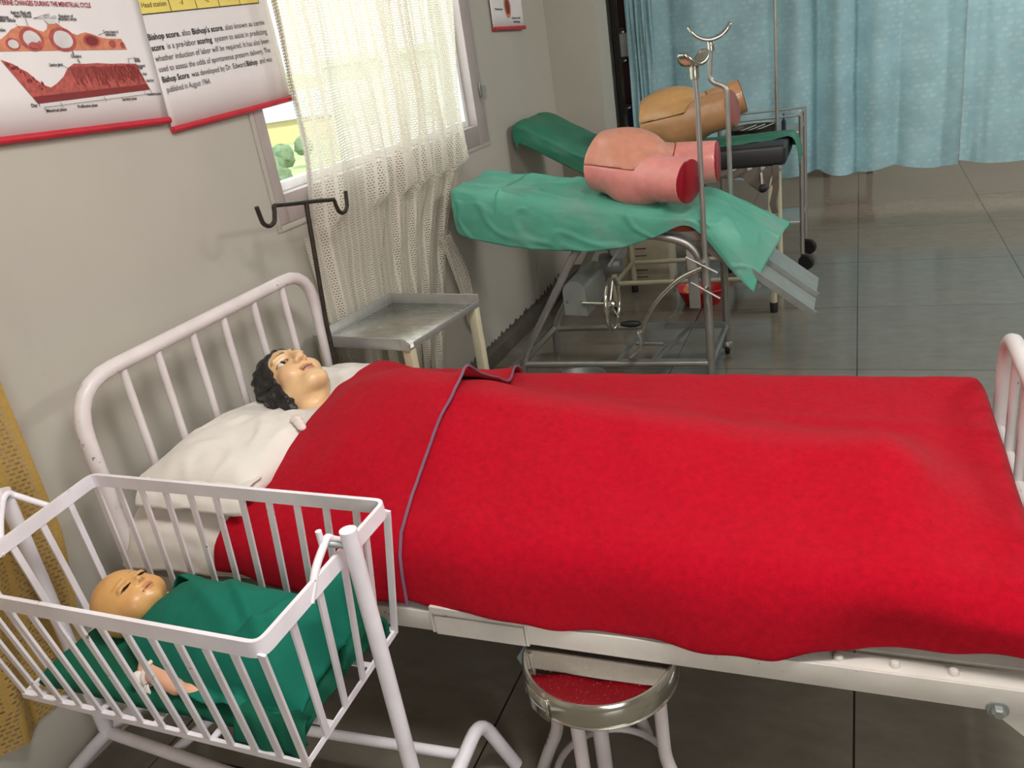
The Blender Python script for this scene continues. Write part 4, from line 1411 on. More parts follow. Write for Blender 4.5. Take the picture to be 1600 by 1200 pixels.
def cradle_pad():
    t = thing('cradle_mattress', 'thin cradle mattress wrapped in deep green cotton under the baby doll', 'mattress', (-1.17, .95, .447))
    net = []
    for x, a in ((-1.505, 0), (-1.49, 1), (-1.42, 1), (-1.2, 1), (-1.0, 1), (-.92, 1), (-.875, 1.1), (-.862, .2)):
        z = .452 + .035 * min(a, 1)
        zz = z + (.018 if x > -.93 else 0)
        net.append([(x, .822, .452), (x, .818, .464 + .006 * a), (x, .838, zz), (x, .90, zz + .002), (x, 1.0, zz + .002), (x, 1.06, zz), (x, 1.092, .466 + .006 * a), (x, 1.088, .454)])
    d = lambda u, v, p: (0, 0, .006 * fbm(p.x, p.y, 0, 9) + .009 * max(0, u - .75) * math.sin(p.y * 60 + p.x * 30))
    m = MB().grid(netgrid(net, 90, 60, d))
    m.build('green_sheet', 'green_sheet', t, 80, thick=.004)
    # bunched sheet spilling at the foot corners
    net = []
    for k, x in enumerate((-1.0, -.95, -.90, -.865, -.853)):
        w = [0, .3, .8, 1, .6][k]
        net.append([(x, .835, .500), (x + .004, .812, .496 + .012 * w), (x + .006, .800, .474), (x, .797, .452 - .01 * w), (x - .01, .803, .440 - .022 * w)])
    d = lambda u, v, p: (0, .004 * math.sin(u * 14), .005 * math.sin(u * 11 + v * 3))
    MB().grid(netgrid(net, 40, 20, d)).build('sheet_corner', 'green_sheet', t, 80, thick=.004)
    net = []
    for k, x in enumerate((-1.0, -.94, -.89, -.858, -.852)):
        w = [0, .3, .8, 1, .6][k]
        net.append([(x, .95, .500), (x, 1.03, .505 + .035 * w), (x, 1.075, .498 + .03 * w), (x + .004, 1.094, .475 + .02 * w), (x, 1.096, .450)])
    MB().grid(netgrid(net, 40, 24, d)).build('sheet_corner', 'green_sheet', t, 80, thick=.004)
cradle_pad()

BR = np.array([[0.1285, 0.4526, -0.8824], [-0.9913, 0.0846, -0.1009], [0.029, 0.8877, 0.4595]])
BT = np.array([-1.385, 0.980, 0.549])
BS = 1.15
def wrapz(x, y):
    yc = np.interp(x, [-1.35, -1.1, -.9], [.985, .962, .955])
    hh = np.interp(x, [-1.345, -1.31, -1.27, -1.21, -1.10, -1.0, -.95, -.90, -.868], [.03, .062, .096, .118, .126, .122, .122, .090, .03])
    a = np.abs((y - yc) / np.where(y < yc, .118, .105))
    return .494 + hh * np.clip(1 - a ** 2.4, 0, 1) ** .62
def baby():
    def hs(q):
        d = ell(q, (0, -.008, .014), (.055, .065, .056))
        d = su(d, ell(q, (0, .014, -.018), (.047, .045, .042)), .02)
        for s in (-1, 1):
            d = su(d, sph(q, (s * .0255, .032, -.022), .0185), .014)
            d = su(d, ell(q, (s * .053, -.008, -.006), (.006, .010, .016)), .006)
            d = su(d, ell(q, (s * .021, .050, .0075), (.013, .007, .006)), .006)
            d = ss(d, ell(q, (s * .0215, .0585, .0025), (.012, .009, .0016)), .002)
            d = ss(d, ell(q, (s * .021, .060, .0150), (.012, .006, .003)), .006)
        d = su(d, sph(q, (0, .043, -.040), .013), .012)
        d = su(d, cap(q, (0, .052, .006), (0, .0635, -.006), .0045, .0066), .006)
        for s in (-1, 1): d = su(d, sph(q, (s * .0065, .058, -.0085), .005), .004)
        d = su(d, ell(q, (0, .0555, -.0225), (.0115, .006, .0042)), .004)
        d = su(d, ell(q, (0, .053, -.0300), (.0095, .006, .0045)), .004)
        d = ss(d, ell(q, (0, .0615, -.0262), (.0115, .005, .0010)), .002)
        for s in (-1, 1): d = ss(d, sph(q, (s * .0125, .0535, -.026), .0022), .003)
        return su(d, cap(q, (0, -.012, -.03), (.0, -.02, -.085), .026, .03), .015)
    def f(P):
        q = (P - BT) @ BR / BS
        d = np.full(len(P), 1.0)
        n = P[:, 0] < -1.24
        d[n] = hs(q[n]) * BS
        b = ell(P, (-1.20, .955, .535), (.12, .072, .050))
        b = su(b, ell(P, (-1.06, .955, .525), (.07, .06, .042)), .04)
        for s in (-1, 1):
            b = su(b, cap(P, (-1.05, .955 + s * .035, .522), (-.96, .955 + s * .055, .545), .034, .026), .02)
            b = su(b, cap(P, (-.96, .955 + s * .055, .535), (-.905, .955 + s * .04, .51), .026, .017), .012)
        b = np.maximum(b, P[:, 2] - wrapz(P[:, 0], P[:, 1]) + .012)
        # near arm lies outside the cloth
        arm = cap(P, (-1.27, .905, .525), (-1.235, .862, .506), .022, .021)
        arm = su(arm, cap(P, (-1.235, .862, .506), (-1.15, .838, .503), .0215, .0155), .01)
        arm = su(arm, ell(P, (-1.122, .840, .502), (.020, .013, .009)), .008)
        for k in range(4):
            arm = su(arm, cap(P, (-1.110, .832 + .0055 * k, .502), (-1.090 + .002 * (k in (1, 2)), .831 + .006 * k, .499), .0042, .0036), .002)
        arm = su(arm, cap(P, (-1.125, .852, .502), (-1.105, .859, .502), .0045, .0038), .003)
        b = su(b, arm, .015)
        b = su(b, cap(P, (-1.27, 1.005, .535), (-1.18, 1.035, .515), .024, .018), .02)
        return su(d, b, .02)
    ax = [np.concatenate([np.arange(-1.50, -1.28, .0018), np.arange(-1.28, -.84, .0036)]),
          np.concatenate([np.arange(.80, .915, .0036), np.arange(.915, 1.06, .0018), np.arange(1.06, 1.09, .0036)]),
          np.arange(.475, .63, .0021)]
    V, F = surface_nets(f, ax)
    q = (V - BT) @ BR / BS
    c = np.tile(np.array(lin((222, 168, 104))[:3]), (len(V), 1))
    arm = (V[:, 0] > -1.29) & (V[:, 1] < .90)
    c = mixc(c, (232, 176, 152), arm * .8)
    c = mixc(c, (206, 138, 88), .5 * (gs(q, (.028, .04, -.02), (.018, .02, .014)) + gs(q, (-.028, .04, -.02), (.018, .02, .014))))
    fr = q[:, 1] > .03
    for s in (-1, 1):
        sl = (ell(q, (s * .0215, .055, .0025), (.0125, .03, .0023)) < 0) & fr
        c = mixc(c, (52, 34, 22), sl * 1.0)
        br = np.exp(-((q[:, 2] - .021 - .0) / .0022) ** 2) * (np.abs(q[:, 0] - s * .021) < .013) * fr
        c = mixc(c, (178, 128, 76), br * .6)
    lip = ((ell(q, (0, .056, -.0225), (.0122, .02, .0045)) < 0) | (ell(q, (0, .056, -.030), (.010, .02, .0046)) < 0)) & fr
    c = mixc(c, (196, 126, 90), lip * .7)
    c = mixc(c, (120, 66, 46), ((ell(q, (0, .056, -.0262), (.0115, .02, .0011)) < 0) & fr) * 1.0)
    for s in (-1, 1): c = mixc(c, (120, 76, 46), gs(q, (s * .0045, .062, -.0105), (.002, .01, .0016)) * .8)
    t = link_mesh('baby_doll', nets_mesh('baby_doll', V, F, c), 'skin', None, 180)
    tag(t, 'bald newborn baby doll with narrow closed eyes wrapped in green cloth', 'doll')
    m = MB()
    m.tube([(-1.222 + .004 * math.cos(a), .858 + .025 * math.cos(a), .506 + .024 * math.sin(a)) for a in [2 * PI * k / 20 for k in range(20)]], .0045, 8, closed=True)
    for dx, dz in ((-.020, -.028), (.006, -.034)):
        m.prism([(-1.232, .836, .500), (-1.218, .834, .500), (-1.216 + dx, .828, .505 + dz), (-1.234 + dx, .828, .503 + dz)], (0, -.003, 0))
    b = bmesh.new(); bmesh.ops.create_icosphere(b, subdivisions=3, radius=.014)
    for v in b.verts: v.co = Vector((-1.240, .838, .508)) + v.co * (1 + .25 * noise.noise(v.co * 120))
    m.merge(b)
    plabel(m.build('wrist_band', 'tag', t, 80), 'white ribbon tied round the wrist')
baby()

def swaddle():
    t = thing('swaddling_cloth', 'bottle green cotton cloth wrapped over the baby doll from chin to feet', 'cloth', (-1.1, .95, .49))
    X0, X1, Y0, Y1 = -1.325, -.868, .838, 1.082
    rows = []
    NX, NY = 110, 76
    for i in range(NX + 1):
        u = i / NX
        r = []
        for j in range(NY + 1):
            v = j / NY
            x = X0 + (X1 - X0) * u
            yn = interp(x, [-1.35, -1.31, -1.26, -1.19, -1.13, -1.0, -.87], [.925, .900, .870, .850, .824, .816, .812])
            yf = interp(x, [-1.35, -1.28, -1.1, -.95, -.87], [1.055, 1.075, 1.075, 1.085, 1.08])
            y = yn + (yf - yn) * v
            x += -.018 * math.sin(PI * v) * (1 - u) + .05 * (v - .5) * (1 - u) * 0
            z = float(wrapz(x, y))
            # soft diagonal folds
            s1 = (y - .96) + .55 * (x + 1.15)
            z += .010 * math.exp(-(s1 / .018) ** 2) * math.exp(-((x + 1.14) / .12) ** 2)
            s2 = (x + .985) - .5 * (y - .95)
            z -= .022 * math.exp(-(s2 / .016) ** 2) * math.exp(-((y - .985) / .06) ** 2)
            z += .016 * math.exp(-((s2 - .035) / .03) ** 2)
            s3 = (y - .90) + .8 * (x + .98)
            z += .009 * math.exp(-(s3 / .015) ** 2)
            s4 = (y - .93) - .6 * (x + .93)
            z += .008 * math.exp(-(s4 / .012) ** 2)
            z += .004 * fbm(x, y, 0, 14) + .008 * fbm(x, y, 3, 5)
            r.append((x, y, max(z, .490)))
        rows.append(r)
    MB().grid(rows).build('wrap', 'green_cotton', t, 80, thick=.0035, off=1)
    # peaked collar behind the chin and the end pulled up against the foot bars
    net = [[(-1.335, 1.040, .535), (-1.330, 1.060, .525), (-1.320, 1.078, .500)],
           [(-1.315, 1.050, .575), (-1.305, 1.070, .560), (-1.29, 1.086, .510)],
           [(-1.28, 1.035, .590), (-1.26, 1.068, .562), (-1.24, 1.086, .505)],
           [(-1.22, 1.02, .582), (-1.20, 1.055, .545), (-1.18, 1.08, .50)]]
    MB().grid(netgrid(net, 24, 14)).build('collar_fold', 'green_cotton', t, 80, thick=.0035)
    net = [[(-.955, 1.0, .565), (-.95, 1.04, .570), (-.945, 1.075, .54), (-.94, 1.088, .50)],
           [(-.925, .99, .600), (-.915, 1.04, .640), (-.908, 1.076, .610), (-.905, 1.09, .505)],
           [(-.895, .985, .580), (-.878, 1.035, .634), (-.872, 1.072, .605), (-.868, 1.088, .505)],
           [(-.872, .975, .515), (-.858, 1.03, .540), (-.855, 1.066, .53), (-.853, 1.085, .495)]]
    d = lambda u, v, p: (0, 0, .004 * math.sin(u * 15 + v * 6))
    MB().grid(netgrid(net, 30, 26, d)).build('end_fold', 'green_cotton', t, 80, thick=.0035)
swaddle()

# ------------------------------------------------------------------ delivery table in front (jade drape)
def ttop(x): return .945 - .150 * (x + 1.6) if x < -.6 else .795
def delivery_table():
    t = thing('delivery_table', 'steel tube delivery table with hand wheel under the bright jade drape', 'examination table', (-1.0, 3.5, 0))
    yf, yb = 3.275, 3.76
    # padded top
    rows = []
    m = MB()
    for y in (yf + .02, yb - .02):
        pass
    pz = lambda x: ttop(x) - .012
    a = [(-1.62, yf + .035, pz(-1.62)), (-.60, yf + .035, pz(-.60)), (-.565, yf + .035, pz(-.6) - .03), (-.585, yf + .035, pz(-.6) - .075), (-.66, yf + .035, pz(-.6) - .075), (-1.62, yf + .035, pz(-1.62) - .07)]
    MB().prism(a, (0, yb - yf - .07, 0)).build('top_pad', 'orange_vinyl', t)
    a = [(-1.61, yf + .03, pz(-1.62) - .071), (-.66, yf + .03, pz(-.6) - .076), (-.575, yf + .03, pz(-.6) - .076), (-.56, yf + .03, pz(-.6) - .12), (-.72, yf + .03, pz(-.6) - .10), (-1.61, yf + .03, pz(-1.62) - .095)]
    MB().prism(a, (0, yb - yf - .06, 0)).build('top_tray', 'steel', t)
    # side frames
    for y, nm in ((yf, 0), (yb - .01, 1)):
        MB().tube([(-1.425, y, .012), (-1.420, y, .15), (-1.10, y, .66), (-1.00, y, .735), (-.72, y, .70), (-.60, y, .655), (-.560, y, .50), (-.562, y, .05)], .0175, 14, .09).build('side_frame', 'chrome', t)
    for y in (yf, yb - .01):
        MB().tube([(-1.42, y, .135), (-.562, y, .145)], .0145, 12).build('low_rail', 'chrome', t)
    for x in (-1.42, -.562):
        MB().tube([(x, yf, .14), (x, yb - .01, .14)], .0135, 12).build('cross_rail', 'chrome', t)
    for x, y in ((-.562, yb - .01), (-.562, yf)):
        c = MB()
        c.lathe([(0, -.010), (.026, -.010), (.028, -.004), (.028, .004), (.026, .010), (0, .010)], (x, y, .028), (1, 0, 0), 24)
        c.build('caster_wheel', 'rubber', t)
        MB().lathe([(0, .03), (.024, .03), (.026, .05), (.018, .062), (0, .062)], (x, y, 0.0), seg=20).build('caster_cap', 'chrome', t)
    # hand wheel, shaft, gear housing
    hc = Vector((-.958, 3.255, .424))
    w = MB(); w.tube([hc + Vector((0, .108 * math.cos(2 * PI * k / 40), .108 * math.sin(2 * PI * k / 40))) for k in range(40)], .0095, 10, closed=True)
    wo = w.build('hand_wheel', 'bright_chrome', t)
    for k in range(3):
        a = math.radians(70 + 120 * k)
        MB().tube([hc + Vector((-.012, 0, 0)), hc + Vector((0, .105 * math.cos(a), .105 * math.sin(a)))], .0055, 8).build('spoke', 'bright_chrome', wo)
    MB().lathe([(0, -.03), (.016, -.03), (.018, .0), (.012, .012), (0, .012)], hc, (1, 0, 0), 20).build('hub', 'bright_chrome', wo)
    hp = hc + Vector((0, .02, -.1))
    g = MB().lathe([(0, .02), (.008, .02), (.011, .035), (.016, .06), (.015, .085), (.012, .1), (.006, .108), (0, .108)], hp, (1, 0.05, 0), 18)
    plabel(g.build('grip', 'rubber', wo), 'black turned grip on the wheel')
    MB().tube([hp, hp + Vector((.03, 0, 0))], .005, 8).build('grip_pin', 'bright_chrome', wo)
    MB().tube([hc, hc + Vector((-.14, .02, .0))], .009, 10).build('wheel_shaft', 'bright_chrome', t)
    pr = []
    for k in range(13):
        a = PI * k / 12
        pr.append((-1.135 + .052 * math.cos(a), 3.29, .470 + .052 * math.sin(a)))
    pr = [(-1.083, 3.29, .362)] + pr + [(-1.187, 3.29, .368)]
    MB().prism(pr, (0.015, .26, .015)).build('gear_housing', 'steel', t, 30)
    MB().prism([(x * 1.0, 3.283, z) for x, y, z in pr], (0, .006, 0)).build('housing_face', 'dull_steel', t, 30)
    for x, z in ((-1.10, .43), (-1.17, .43)):
        MB().lathe([(0, .004), (.006, .003), (.007, 0)], (x, 3.283, z), (0, -1, 0), 12).build('screw', 'bright_chrome', t)
    g = MB(); g.lathe([(0, -.05), (.045, -.05), (.05, -.04), (.05, .04), (.045, .05), (0, .05)], (-1.055, 3.62, .50), (1, 0.1, 0), 28)
    g.build('gear_drum', 'dull_steel', t)
    g = MB(); g.lathe([(0, -.03), (.038, -.03), (.04, .03), (0, .03)], (-.985, 3.50, .60), (0.6, -1, 0), 24)
    g.build('bearing', 'dull_steel', t)
    MB().bar([(-1.02, 3.47, .53), (-.93, 3.52, .655)], .012, .05, up=(0, 1, 0)).build('crank_arm', 'dull_steel', t)
    MB().tube([(-1.06, 3.6, .50), (-.88, 3.6, .72)], .012, 10).build('lift_screw', 'dark_iron', t)
    # upright leg holders
    MB().tube([(-.551, yf - .062, .43), (-.551, yf - .062, .70), (-.547, yf - .062, 1.20), (-.551, yf - .062, 1.31)], .0105, 12).build('holder_rod', 'chrome', t)
    MB().tube([(-.520, yb, .55), (-.514, yb, 1.15), (-.516, yb, 1.205), (-.585, yb, 1.235), (-.572, yb, 1.38)], .0105, 12, .03).build('holder_rod', 'chrome', t)
    for x, z in ((-.551, 1.308),):
        MB().lathe([(0, -.02), (.017, -.02), (.018, .02), (.013, .03), (0, .03)], (x, yf - .062, z), seg=16).build('rod_collar', 'bright_chrome', t)
    MB().lathe([(0, -.02), (.015, -.02), (.016, .02), (.012, .026), (0, .026)], (-.572, yb, 1.372), seg=16).build('rod_collar', 'bright_chrome', t)
    def cradle_pad_(c, wdir, R, depth, ddir, name, a0, a1):
        c = Vector(c); wd = Vector(wdir).normalized(); dd = Vector(ddir).normalized()
        rows = []
        for k in range(25):
            a = math.radians(a0 + (a1 - a0) * k / 24)
            w_ = depth * (1 - .55 * abs(2 * k / 24 - 1) ** 4)
            base = c + wd * (R * math.cos(a)) + Vector((0, 0, R * math.sin(a) + R))
            rows.append([base + dd * (w_ * (j / 4 - .5)) for j in range(5)])
        MB().grid(rows).build(name, 'bright_chrome', t, 80, thick=.013)
    cradle_pad_((-.551, yf - .062, 1.338), (.5, 1, 0), .075, .062, (1, -.5, 0), 'leg_rest', 205, 335)
    cradle_pad_((-.572, yb, 1.400), (1, .25, 0), .092, .05, (-.25, 1, .1), 'leg_rest', 200, 335)
    # clamps with T screws
    for (x, y, z, dx, dz) in ((-.561, yf - .075, .60, .06, -.035), (-.552, yf - .075, .495, .055, -.035)):
        MB().tube([(x - dx, y - .02, z - dz), (x + dx, y - .02, z + dz)], .0045, 8).build('clamp_handle', 'chrome', t)
        MB().lathe([(0, -.02), (.012, -.02), (.014, .0), (.009, .022), (0, .024)], (x, y, z), (0, -1, 0), 14).build('clamp_screw', 'bright_chrome', t)
    MB().lathe([(0, -.06), (.017, -.06), (.017, .06), (0, .06)], (-.551, yf - .062, .56), seg=16).build('clamp_tube', 'chrome', t)
    MB().box((-.636, yf - .004, .390), (-.590, yf + .004, .64), .003).build('clamp_plate', 'steel', t)
    # lowered calf supports
    MB().tube([(-.566, 3.235, .572), (-.66, 3.235, .535), (-.765, 3.235, .44), (-.825, 3.235, .34), (-.838, 3.235, .30)], .0105, 12, .05).build('support_rod', 'bright_chrome', t)
    rows = []
    for k in range(14):
        u = k / 13
        p = crom([(-.850, 3.235, .312), (-.838, 3.235, .262), (-.856, 3.235, .222), (-.900, 3.235, .188)], u)
        rows.append([p + Vector((0, d, 0)) for d in (-.028, -.01, .01, .028)])
    MB().grid(rows).build('support_strap', 'steel', t, 80, thick=.006)
    MB().tube([(-.62, 3.70, .60), (-.70, 3.70, .50), (-.76, 3.70, .41), (-.785, 3.70, .33)], .009, 12, .05).build('support_rod', 'bright_chrome', t)
    rows = []
    for k in range(14):
        u = k / 13
        p = crom([(-.782, 3.70, .335), (-.768, 3.70, .285), (-.785, 3.70, .235), (-.83, 3.70, .195)], u)
        rows.append([p + Vector((0, d, 0)) for d in (-.035, -.01, .01, .035)])
    MB().grid(rows).build('support_strap', 'steel', t, 80, thick=.006)
    # step rack low between the rails
    MB().bar([(-.968, 3.27, .150), (-.945, 3.74, .150)], .02, .006).build('step_bar', 'dull_steel', t)
    MB().bar([(-.80, 3.27, .150), (-.725, 3.74, .150)], .02, .006).build('step_bar', 'dull_steel', t)
    MB().bar([(-.96, 3.272, .152), (-.58, 3.272, .154)], .014, .02).build('step_bar', 'dull_steel', t)
    MB().bar([(-.96, 3.72, .152), (-.56, 3.72, .156)], .014, .03).build('step_bar', 'dull_steel', t)
    MB().tube([(-.93, 3.48, .158), (-.80, 3.47, .158)], .009, 10).build('step_spring', 'dull_steel', t)
    MB().bar([(-.79, 3.47, .156), (-.81, 3.28, .156)], .01, .008).build('step_bar', 'dull_steel', t)
    # dropped foot panel: two folded steel trays
    for k, (yy0, yy1, dz) in enumerate(((3.27, 3.50, 0.0), (3.505, 3.79, 0.0))):
        m = MB()
        p0, p1 = Vector((-.545, 0, .655)), Vector((-.155, 0, .345))
        d = (p1 - p0).normalized(); n = Vector((-d.z, 0, d.x))
        def pt(s, y, h): 
            q = p0 + (p1 - p0) * s + n * h; return (q.x, y, q.z)
        m.faces([pt(0, yy0, 0), pt(1, yy0, 0), pt(1, yy1, 0), pt(0, yy1, 0), pt(0, yy0, -.006), pt(1, yy0, -.006), pt(1, yy1, -.006), pt(0, yy1, -.006)],
                [(0, 1, 2, 3), (4, 7, 6, 5), (0, 4, 5, 1), (1, 5, 6, 2), (2, 6, 7, 3), (3, 7, 4, 0)])
        m.faces([pt(0, yy0, 0), pt(1, yy0, 0), pt(1, yy0 + .012, 0), pt(0, yy0 + .012, 0), pt(0, yy0, .022), pt(1, yy0, .022), pt(1, yy0 + .012, .022), pt(0, yy0 + .012, .022)],
                [(3, 2, 1, 0), (4, 5, 6, 7), (0, 1, 5, 4), (1, 2, 6, 5), (2, 3, 7, 6), (3, 0, 4, 7)])
        m.build('foot_panel', 'dull_steel', t)
    MB().tube([(-.57, yf + .03, .665), (-.57, yb - .03, .665)], .010, 10).build('hinge_rod', 'chrome', t)
    MB().bar([(-.56, yf + .012, .64), (-.35, yf + .012, .47)], .008, .02, up=(0, 0, 1)).build('panel_arm', 'chrome', t)
    MB().bar([(-.56, yb - .012, .64), (-.35, yb - .012, .47)], .008, .02, up=(0, 0, 1)).build('panel_arm', 'chrome', t)
delivery_table()

def front_drape():
    net = []
    #        x, hem z near
    for x, hem, yh in ((-1.635, .775, 3.262), (-1.60, .752, 3.255), (-1.45, .715, 3.25), (-1.25, .678, 3.248), (-1.05, .664, 3.246), (-.88, .672, 3.243), (-.74, .712, 3.24), (-.63, .750, 3.236)):
        z = ttop(x) + .004
        net.append([(x, yh - .004, hem), (x, yh - .008, hem * .5 + z * .5), (x, yh + .006, z - .025), (x, 3.30, z + .002), (x, 3.42, z + .003), (x, 3.58, z + .002), (x - .02, 3.72, z), (x - .025, 3.765, z - .03), (x - .025, 3.775, z - .12)])
    net.append([(-.555, 3.228, .700), (-.55, 3.228, .73), (-.545, 3.245, .755), (-.54, 3.31, .782), (-.54, 3.42, .788), (-.545, 3.58, .788), (-.57, 3.71, .792), (-.575, 3.765, .765), (-.575, 3.775, .68)])
    net.append([(-.455, 3.22, .560), (-.455, 3.222, .595), (-.445, 3.25, .645), (-.435, 3.32, .690), (-.425, 3.44, .70), (-.425, 3.58, .702), (-.435, 3.71, .715), (-.44, 3.765, .70), (-.44, 3.775, .63)])
    net.append([(-.375, 3.235, .465), (-.370, 3.245, .475), (-.355, 3.29, .510), (-.335, 3.37, .545), (-.310, 3.48, .575), (-.290, 3.60, .595), (-.272, 3.72, .612), (-.268, 3.76, .610), (-.272, 3.775, .585)])
    def d(u, v, p):
        a = .004 * fbm(p.x, p.y, p.z, 6) + .003 * fbm(p.x, p.y, p.z, 17)
        # sharp crinkles in the plastic sheet
        r = 1 - abs(noise.noise((p.x * 7 + p.z * 5, p.y * 6, p.z * 8)))
        a += .014 * max(0, r - .86) * 4
        if v < .2: a += .006 * math.sin(p.x * 17) * (1 - v / .2)
        return (0, -a * (1 if v < .22 else 0), a if v >= .16 else 0)
    t = thing('plastic_drape', 'bright jade plastic drape spread over the front delivery table', 'drape', (-1.0, 3.5, .46), 'jade drapes')
    MB().grid(netgrid(net, 170, 110, d)).build('drape_sheet', 'drape_green', t, 60, thick=.002)
    # pressed fold lines
    for xx in (-1.43,):
        pts = [Vector(p) for p in netgrid([[tuple(q) for q in net[2]], [tuple(q) for q in net[2]]], 2, 50)[0]]
        MB().tube([p + Vector((0.02, -.003 if p.z < ttop(-1.45) - .02 else 0, .003)) for p in pts[:44]], .0028, 6).build('fold_crease', 'drape_green', t)
front_drape()

# ------------------------------------------------------------------ pelvic teaching models
def torso(name, label, org, tilt, yaw, cb, cl, cutmat, h=.0052, sc=1.0):
    ct, st = math.cos(tilt), math.sin(tilt); cy, sy = math.cos(yaw), math.sin(yaw)
    Rm = np.array([[cy, -sy, 0], [sy, cy, 0], [0, 0, 1]]) @ np.array([[ct, 0, -st], [0, 1, 0], [st, 0, ct]])
    org = np.array(org)
    TH = [((.16, -.080, -.03), (.445, -.142, -.022), .098, .088), ((.16, .085, -.03), (.45, .150, .0), .098, .084)]
    def body(q):
        b = ell(q, (-.04, 0, .004), (.30, .170, .124))
        b = su(b, ell(q, (.15, 0, -.015), (.17, .178, .122)), .05)
        for a, e, ra, rb in TH:
            a, e = np.array(a), np.array(e)
            ax_ = (e - a) / np.linalg.norm(e - a)
            c = cap(q, a, e + ax_ * .2, ra, rb - .012)
            c = np.maximum(c, (q - e) @ ax_)
            b = su(b, c, .028)
        b = su(b, ell(q, (.20, -.08, -.075), (.12, .09, .075)), .03)
        b = su(b, ell(q, (.115, 0, .048), (.17, .132, .098)), .02)
        return np.maximum(b, -q[:, 0] + .0 + .02 * np.abs(q[:, 2]) )
    def region(q):
        return np.maximum(ell(q, (.10, 0, .05), (.205, .23, .2)), .022 - q[:, 2] - .03 * q[:, 0])
    ax = [np.arange(-.03, .50, h), np.arange(-.26, .27, h), np.arange(-.16, .19, h)]
    V, F = surface_nets(lambda q: ss(body(q), region(q) - .0025, .002), ax)
    fl = lambda V: V * sc @ Rm.T + org
    c = np.tile(np.array(lin(cb)[:3]), (len(V), 1))
    me = nets_mesh(name, fl(V), F, c)
    o = link_mesh(name, me, 'pink_vinyl', None, 50)
    tag(o, label, 'teaching model')
    V, F = surface_nets(lambda q: np.maximum(body(q), region(q)), ax)
    c = np.tile(np.array(lin(cl)[:3]), (len(V), 1))
    plabel(link_mesh('belly_lid', nets_mesh('belly_lid', fl(V), F, c), 'pink_vinyl', o, 50), 'lift-off rounded belly cover')
    for a, e, ra, rb in TH:
        a, e = np.array(a), np.array(e); axv = (e - a) / np.linalg.norm(e - a)
        k = np.linalg.norm(e - a); rr = ra + (rb - .012 - ra) * (k / (k + .2))
        wc = (Rm @ (e + axv * .0005)) * sc + org; wa = Rm @ axv
        MB().lathe([(0, .003), (rr * sc * .955, .003), (rr * sc * .985, .001), (rr * sc * .985, -.002)], wc.tolist(), wa.tolist(), 48).build('thigh_cut', cutmat, o)
    return o
torso('pelvis_model', 'shiny pink pelvis teaching model with dark red thigh cut on the front table', (-1.0, 3.46, .987), math.radians(-6), math.radians(-12), (232, 150, 142), (214, 146, 122), 'red_cut')
torso('pelvis_model', 'yellowish tan pelvis teaching model lying on the rear table', (-1.045, 4.58, 1.0), math.radians(9), math.radians(-2), (200, 148, 104), (206, 156, 100), 'pink_cut', .0062, 1.06)

# ------------------------------------------------------------------ rear examination table
def rear_table():
    t = thing('examination_table', 'cream framed examination table with black pad behind the front table', 'examination table', (-.9, 4.55, 0))
    y0, y1 = 4.31, 4.80
    MB().box((-1.28, y0 + .005, .765), (-.325, y1, .862), .018, seg=3).build('pad', 'black_vinyl', t)
    MB().box((-1.27, y0 + .02, .735), (-.345, y1 - .02, .764), .004).build('pad_board', 'dull_steel', t)
    R = Matrix.Rotation(math.radians(31), 3, 'Y')
    MB().box((-.25, -.235, -.045), (.25, .235, .045), .018, seg=3).bm.free()
    m = MB(); b2 = MB().box((-.255, -.235, -.04), (.255, .235, .04), .018, seg=3).bm
    for v in b2.verts: v.co = Vector((-1.495, 4.555, .945)) + R @ v.co
    m.merge(b2); m.build('back_pad', 'black_vinyl', t)
    m = MB(); b2 = MB().box((-.25, -.22, -.058), (.25, .22, -.042), .002).bm
    for v in b2.verts: v.co = Vector((-1.495, 4.555, .945)) + R @ v.co
    m.merge(b2); m.build('back_board', 'cream_paint', t)
    MB().tube([(-1.69, 4.36, 1.00), (-1.30, 4.36, .765)], .012, 10).build('back_strut', 'chrome', t)
    for x in (-1.25, -.40):
        for y in (y0 + .025, y1 - .035):
            MB().tube([(x, y, .04), (x, y, .74)], .0165, 12).build('leg', 'cream_paint', t)
            MB().lathe([(0, 0), (.019, 0), (.021, .05), (.018, .055), (0, .055)], (x, y, 0), seg=16).build('rubber_foot', 'rubber', t)
    for y in (y0 + .025, y1 - .035):
        MB().tube([(-1.25, y, .185), (-.40, y, .185)], .0135, 10).build('low_rail', 'cream_paint', t)
    for x in (-1.25, -.40):
        MB().tube([(x, y0 + .025, .185), (x, y1 - .035, .185)], .0135, 10).build('low_rail', 'cream_paint', t)
    # torn lining, strap and ball knob under the pad edge
    net = []
    for k, x in enumerate((-.66, -.60, -.54, -.48, -.43, -.37)):
        dr = [.01, .035, .03, .085, .11, .05][k]
        net.append([(x, y0 + .02, .765), (x + .005, y0 + .008, .755 - dr * .4), (x, y0 + .004, .750 - dr)])
    d = lambda u, v, p: (0, .008 * math.sin(u * 26 + v * 4), 0)
    MB().grid(netgrid(net, 44, 10, d)).build('torn_lining', 'lining', t, 80, thick=.003)
    MB().bar([(-.372, y0 - .002, .77), (-.375, y0 + .003, .65), (-.392, y0, .58), (-.38, y0 + .004, .53)], .006, .03, up=(1, 0, 0)).build('strap', 'lining', t)
    MB().tube([(-.44, y0 - .01, .74), (-.435, y0 - .035, .685)], .006, 8).build('lever', 'chrome', t)
    b = bmesh.new(); bmesh.ops.create_uvsphere(b, u_segments=20, v_segments=14, radius=.021)
    for v in b.verts: v.co += Vector((-.432, y0 - .04, .668))
    k = MB(); k.merge(b); k.build('ball_knob', 'rubber', t)
M['lining'] = plain('grey_brown_cloth', (104, 94, 84), 0.9)
rear_table()

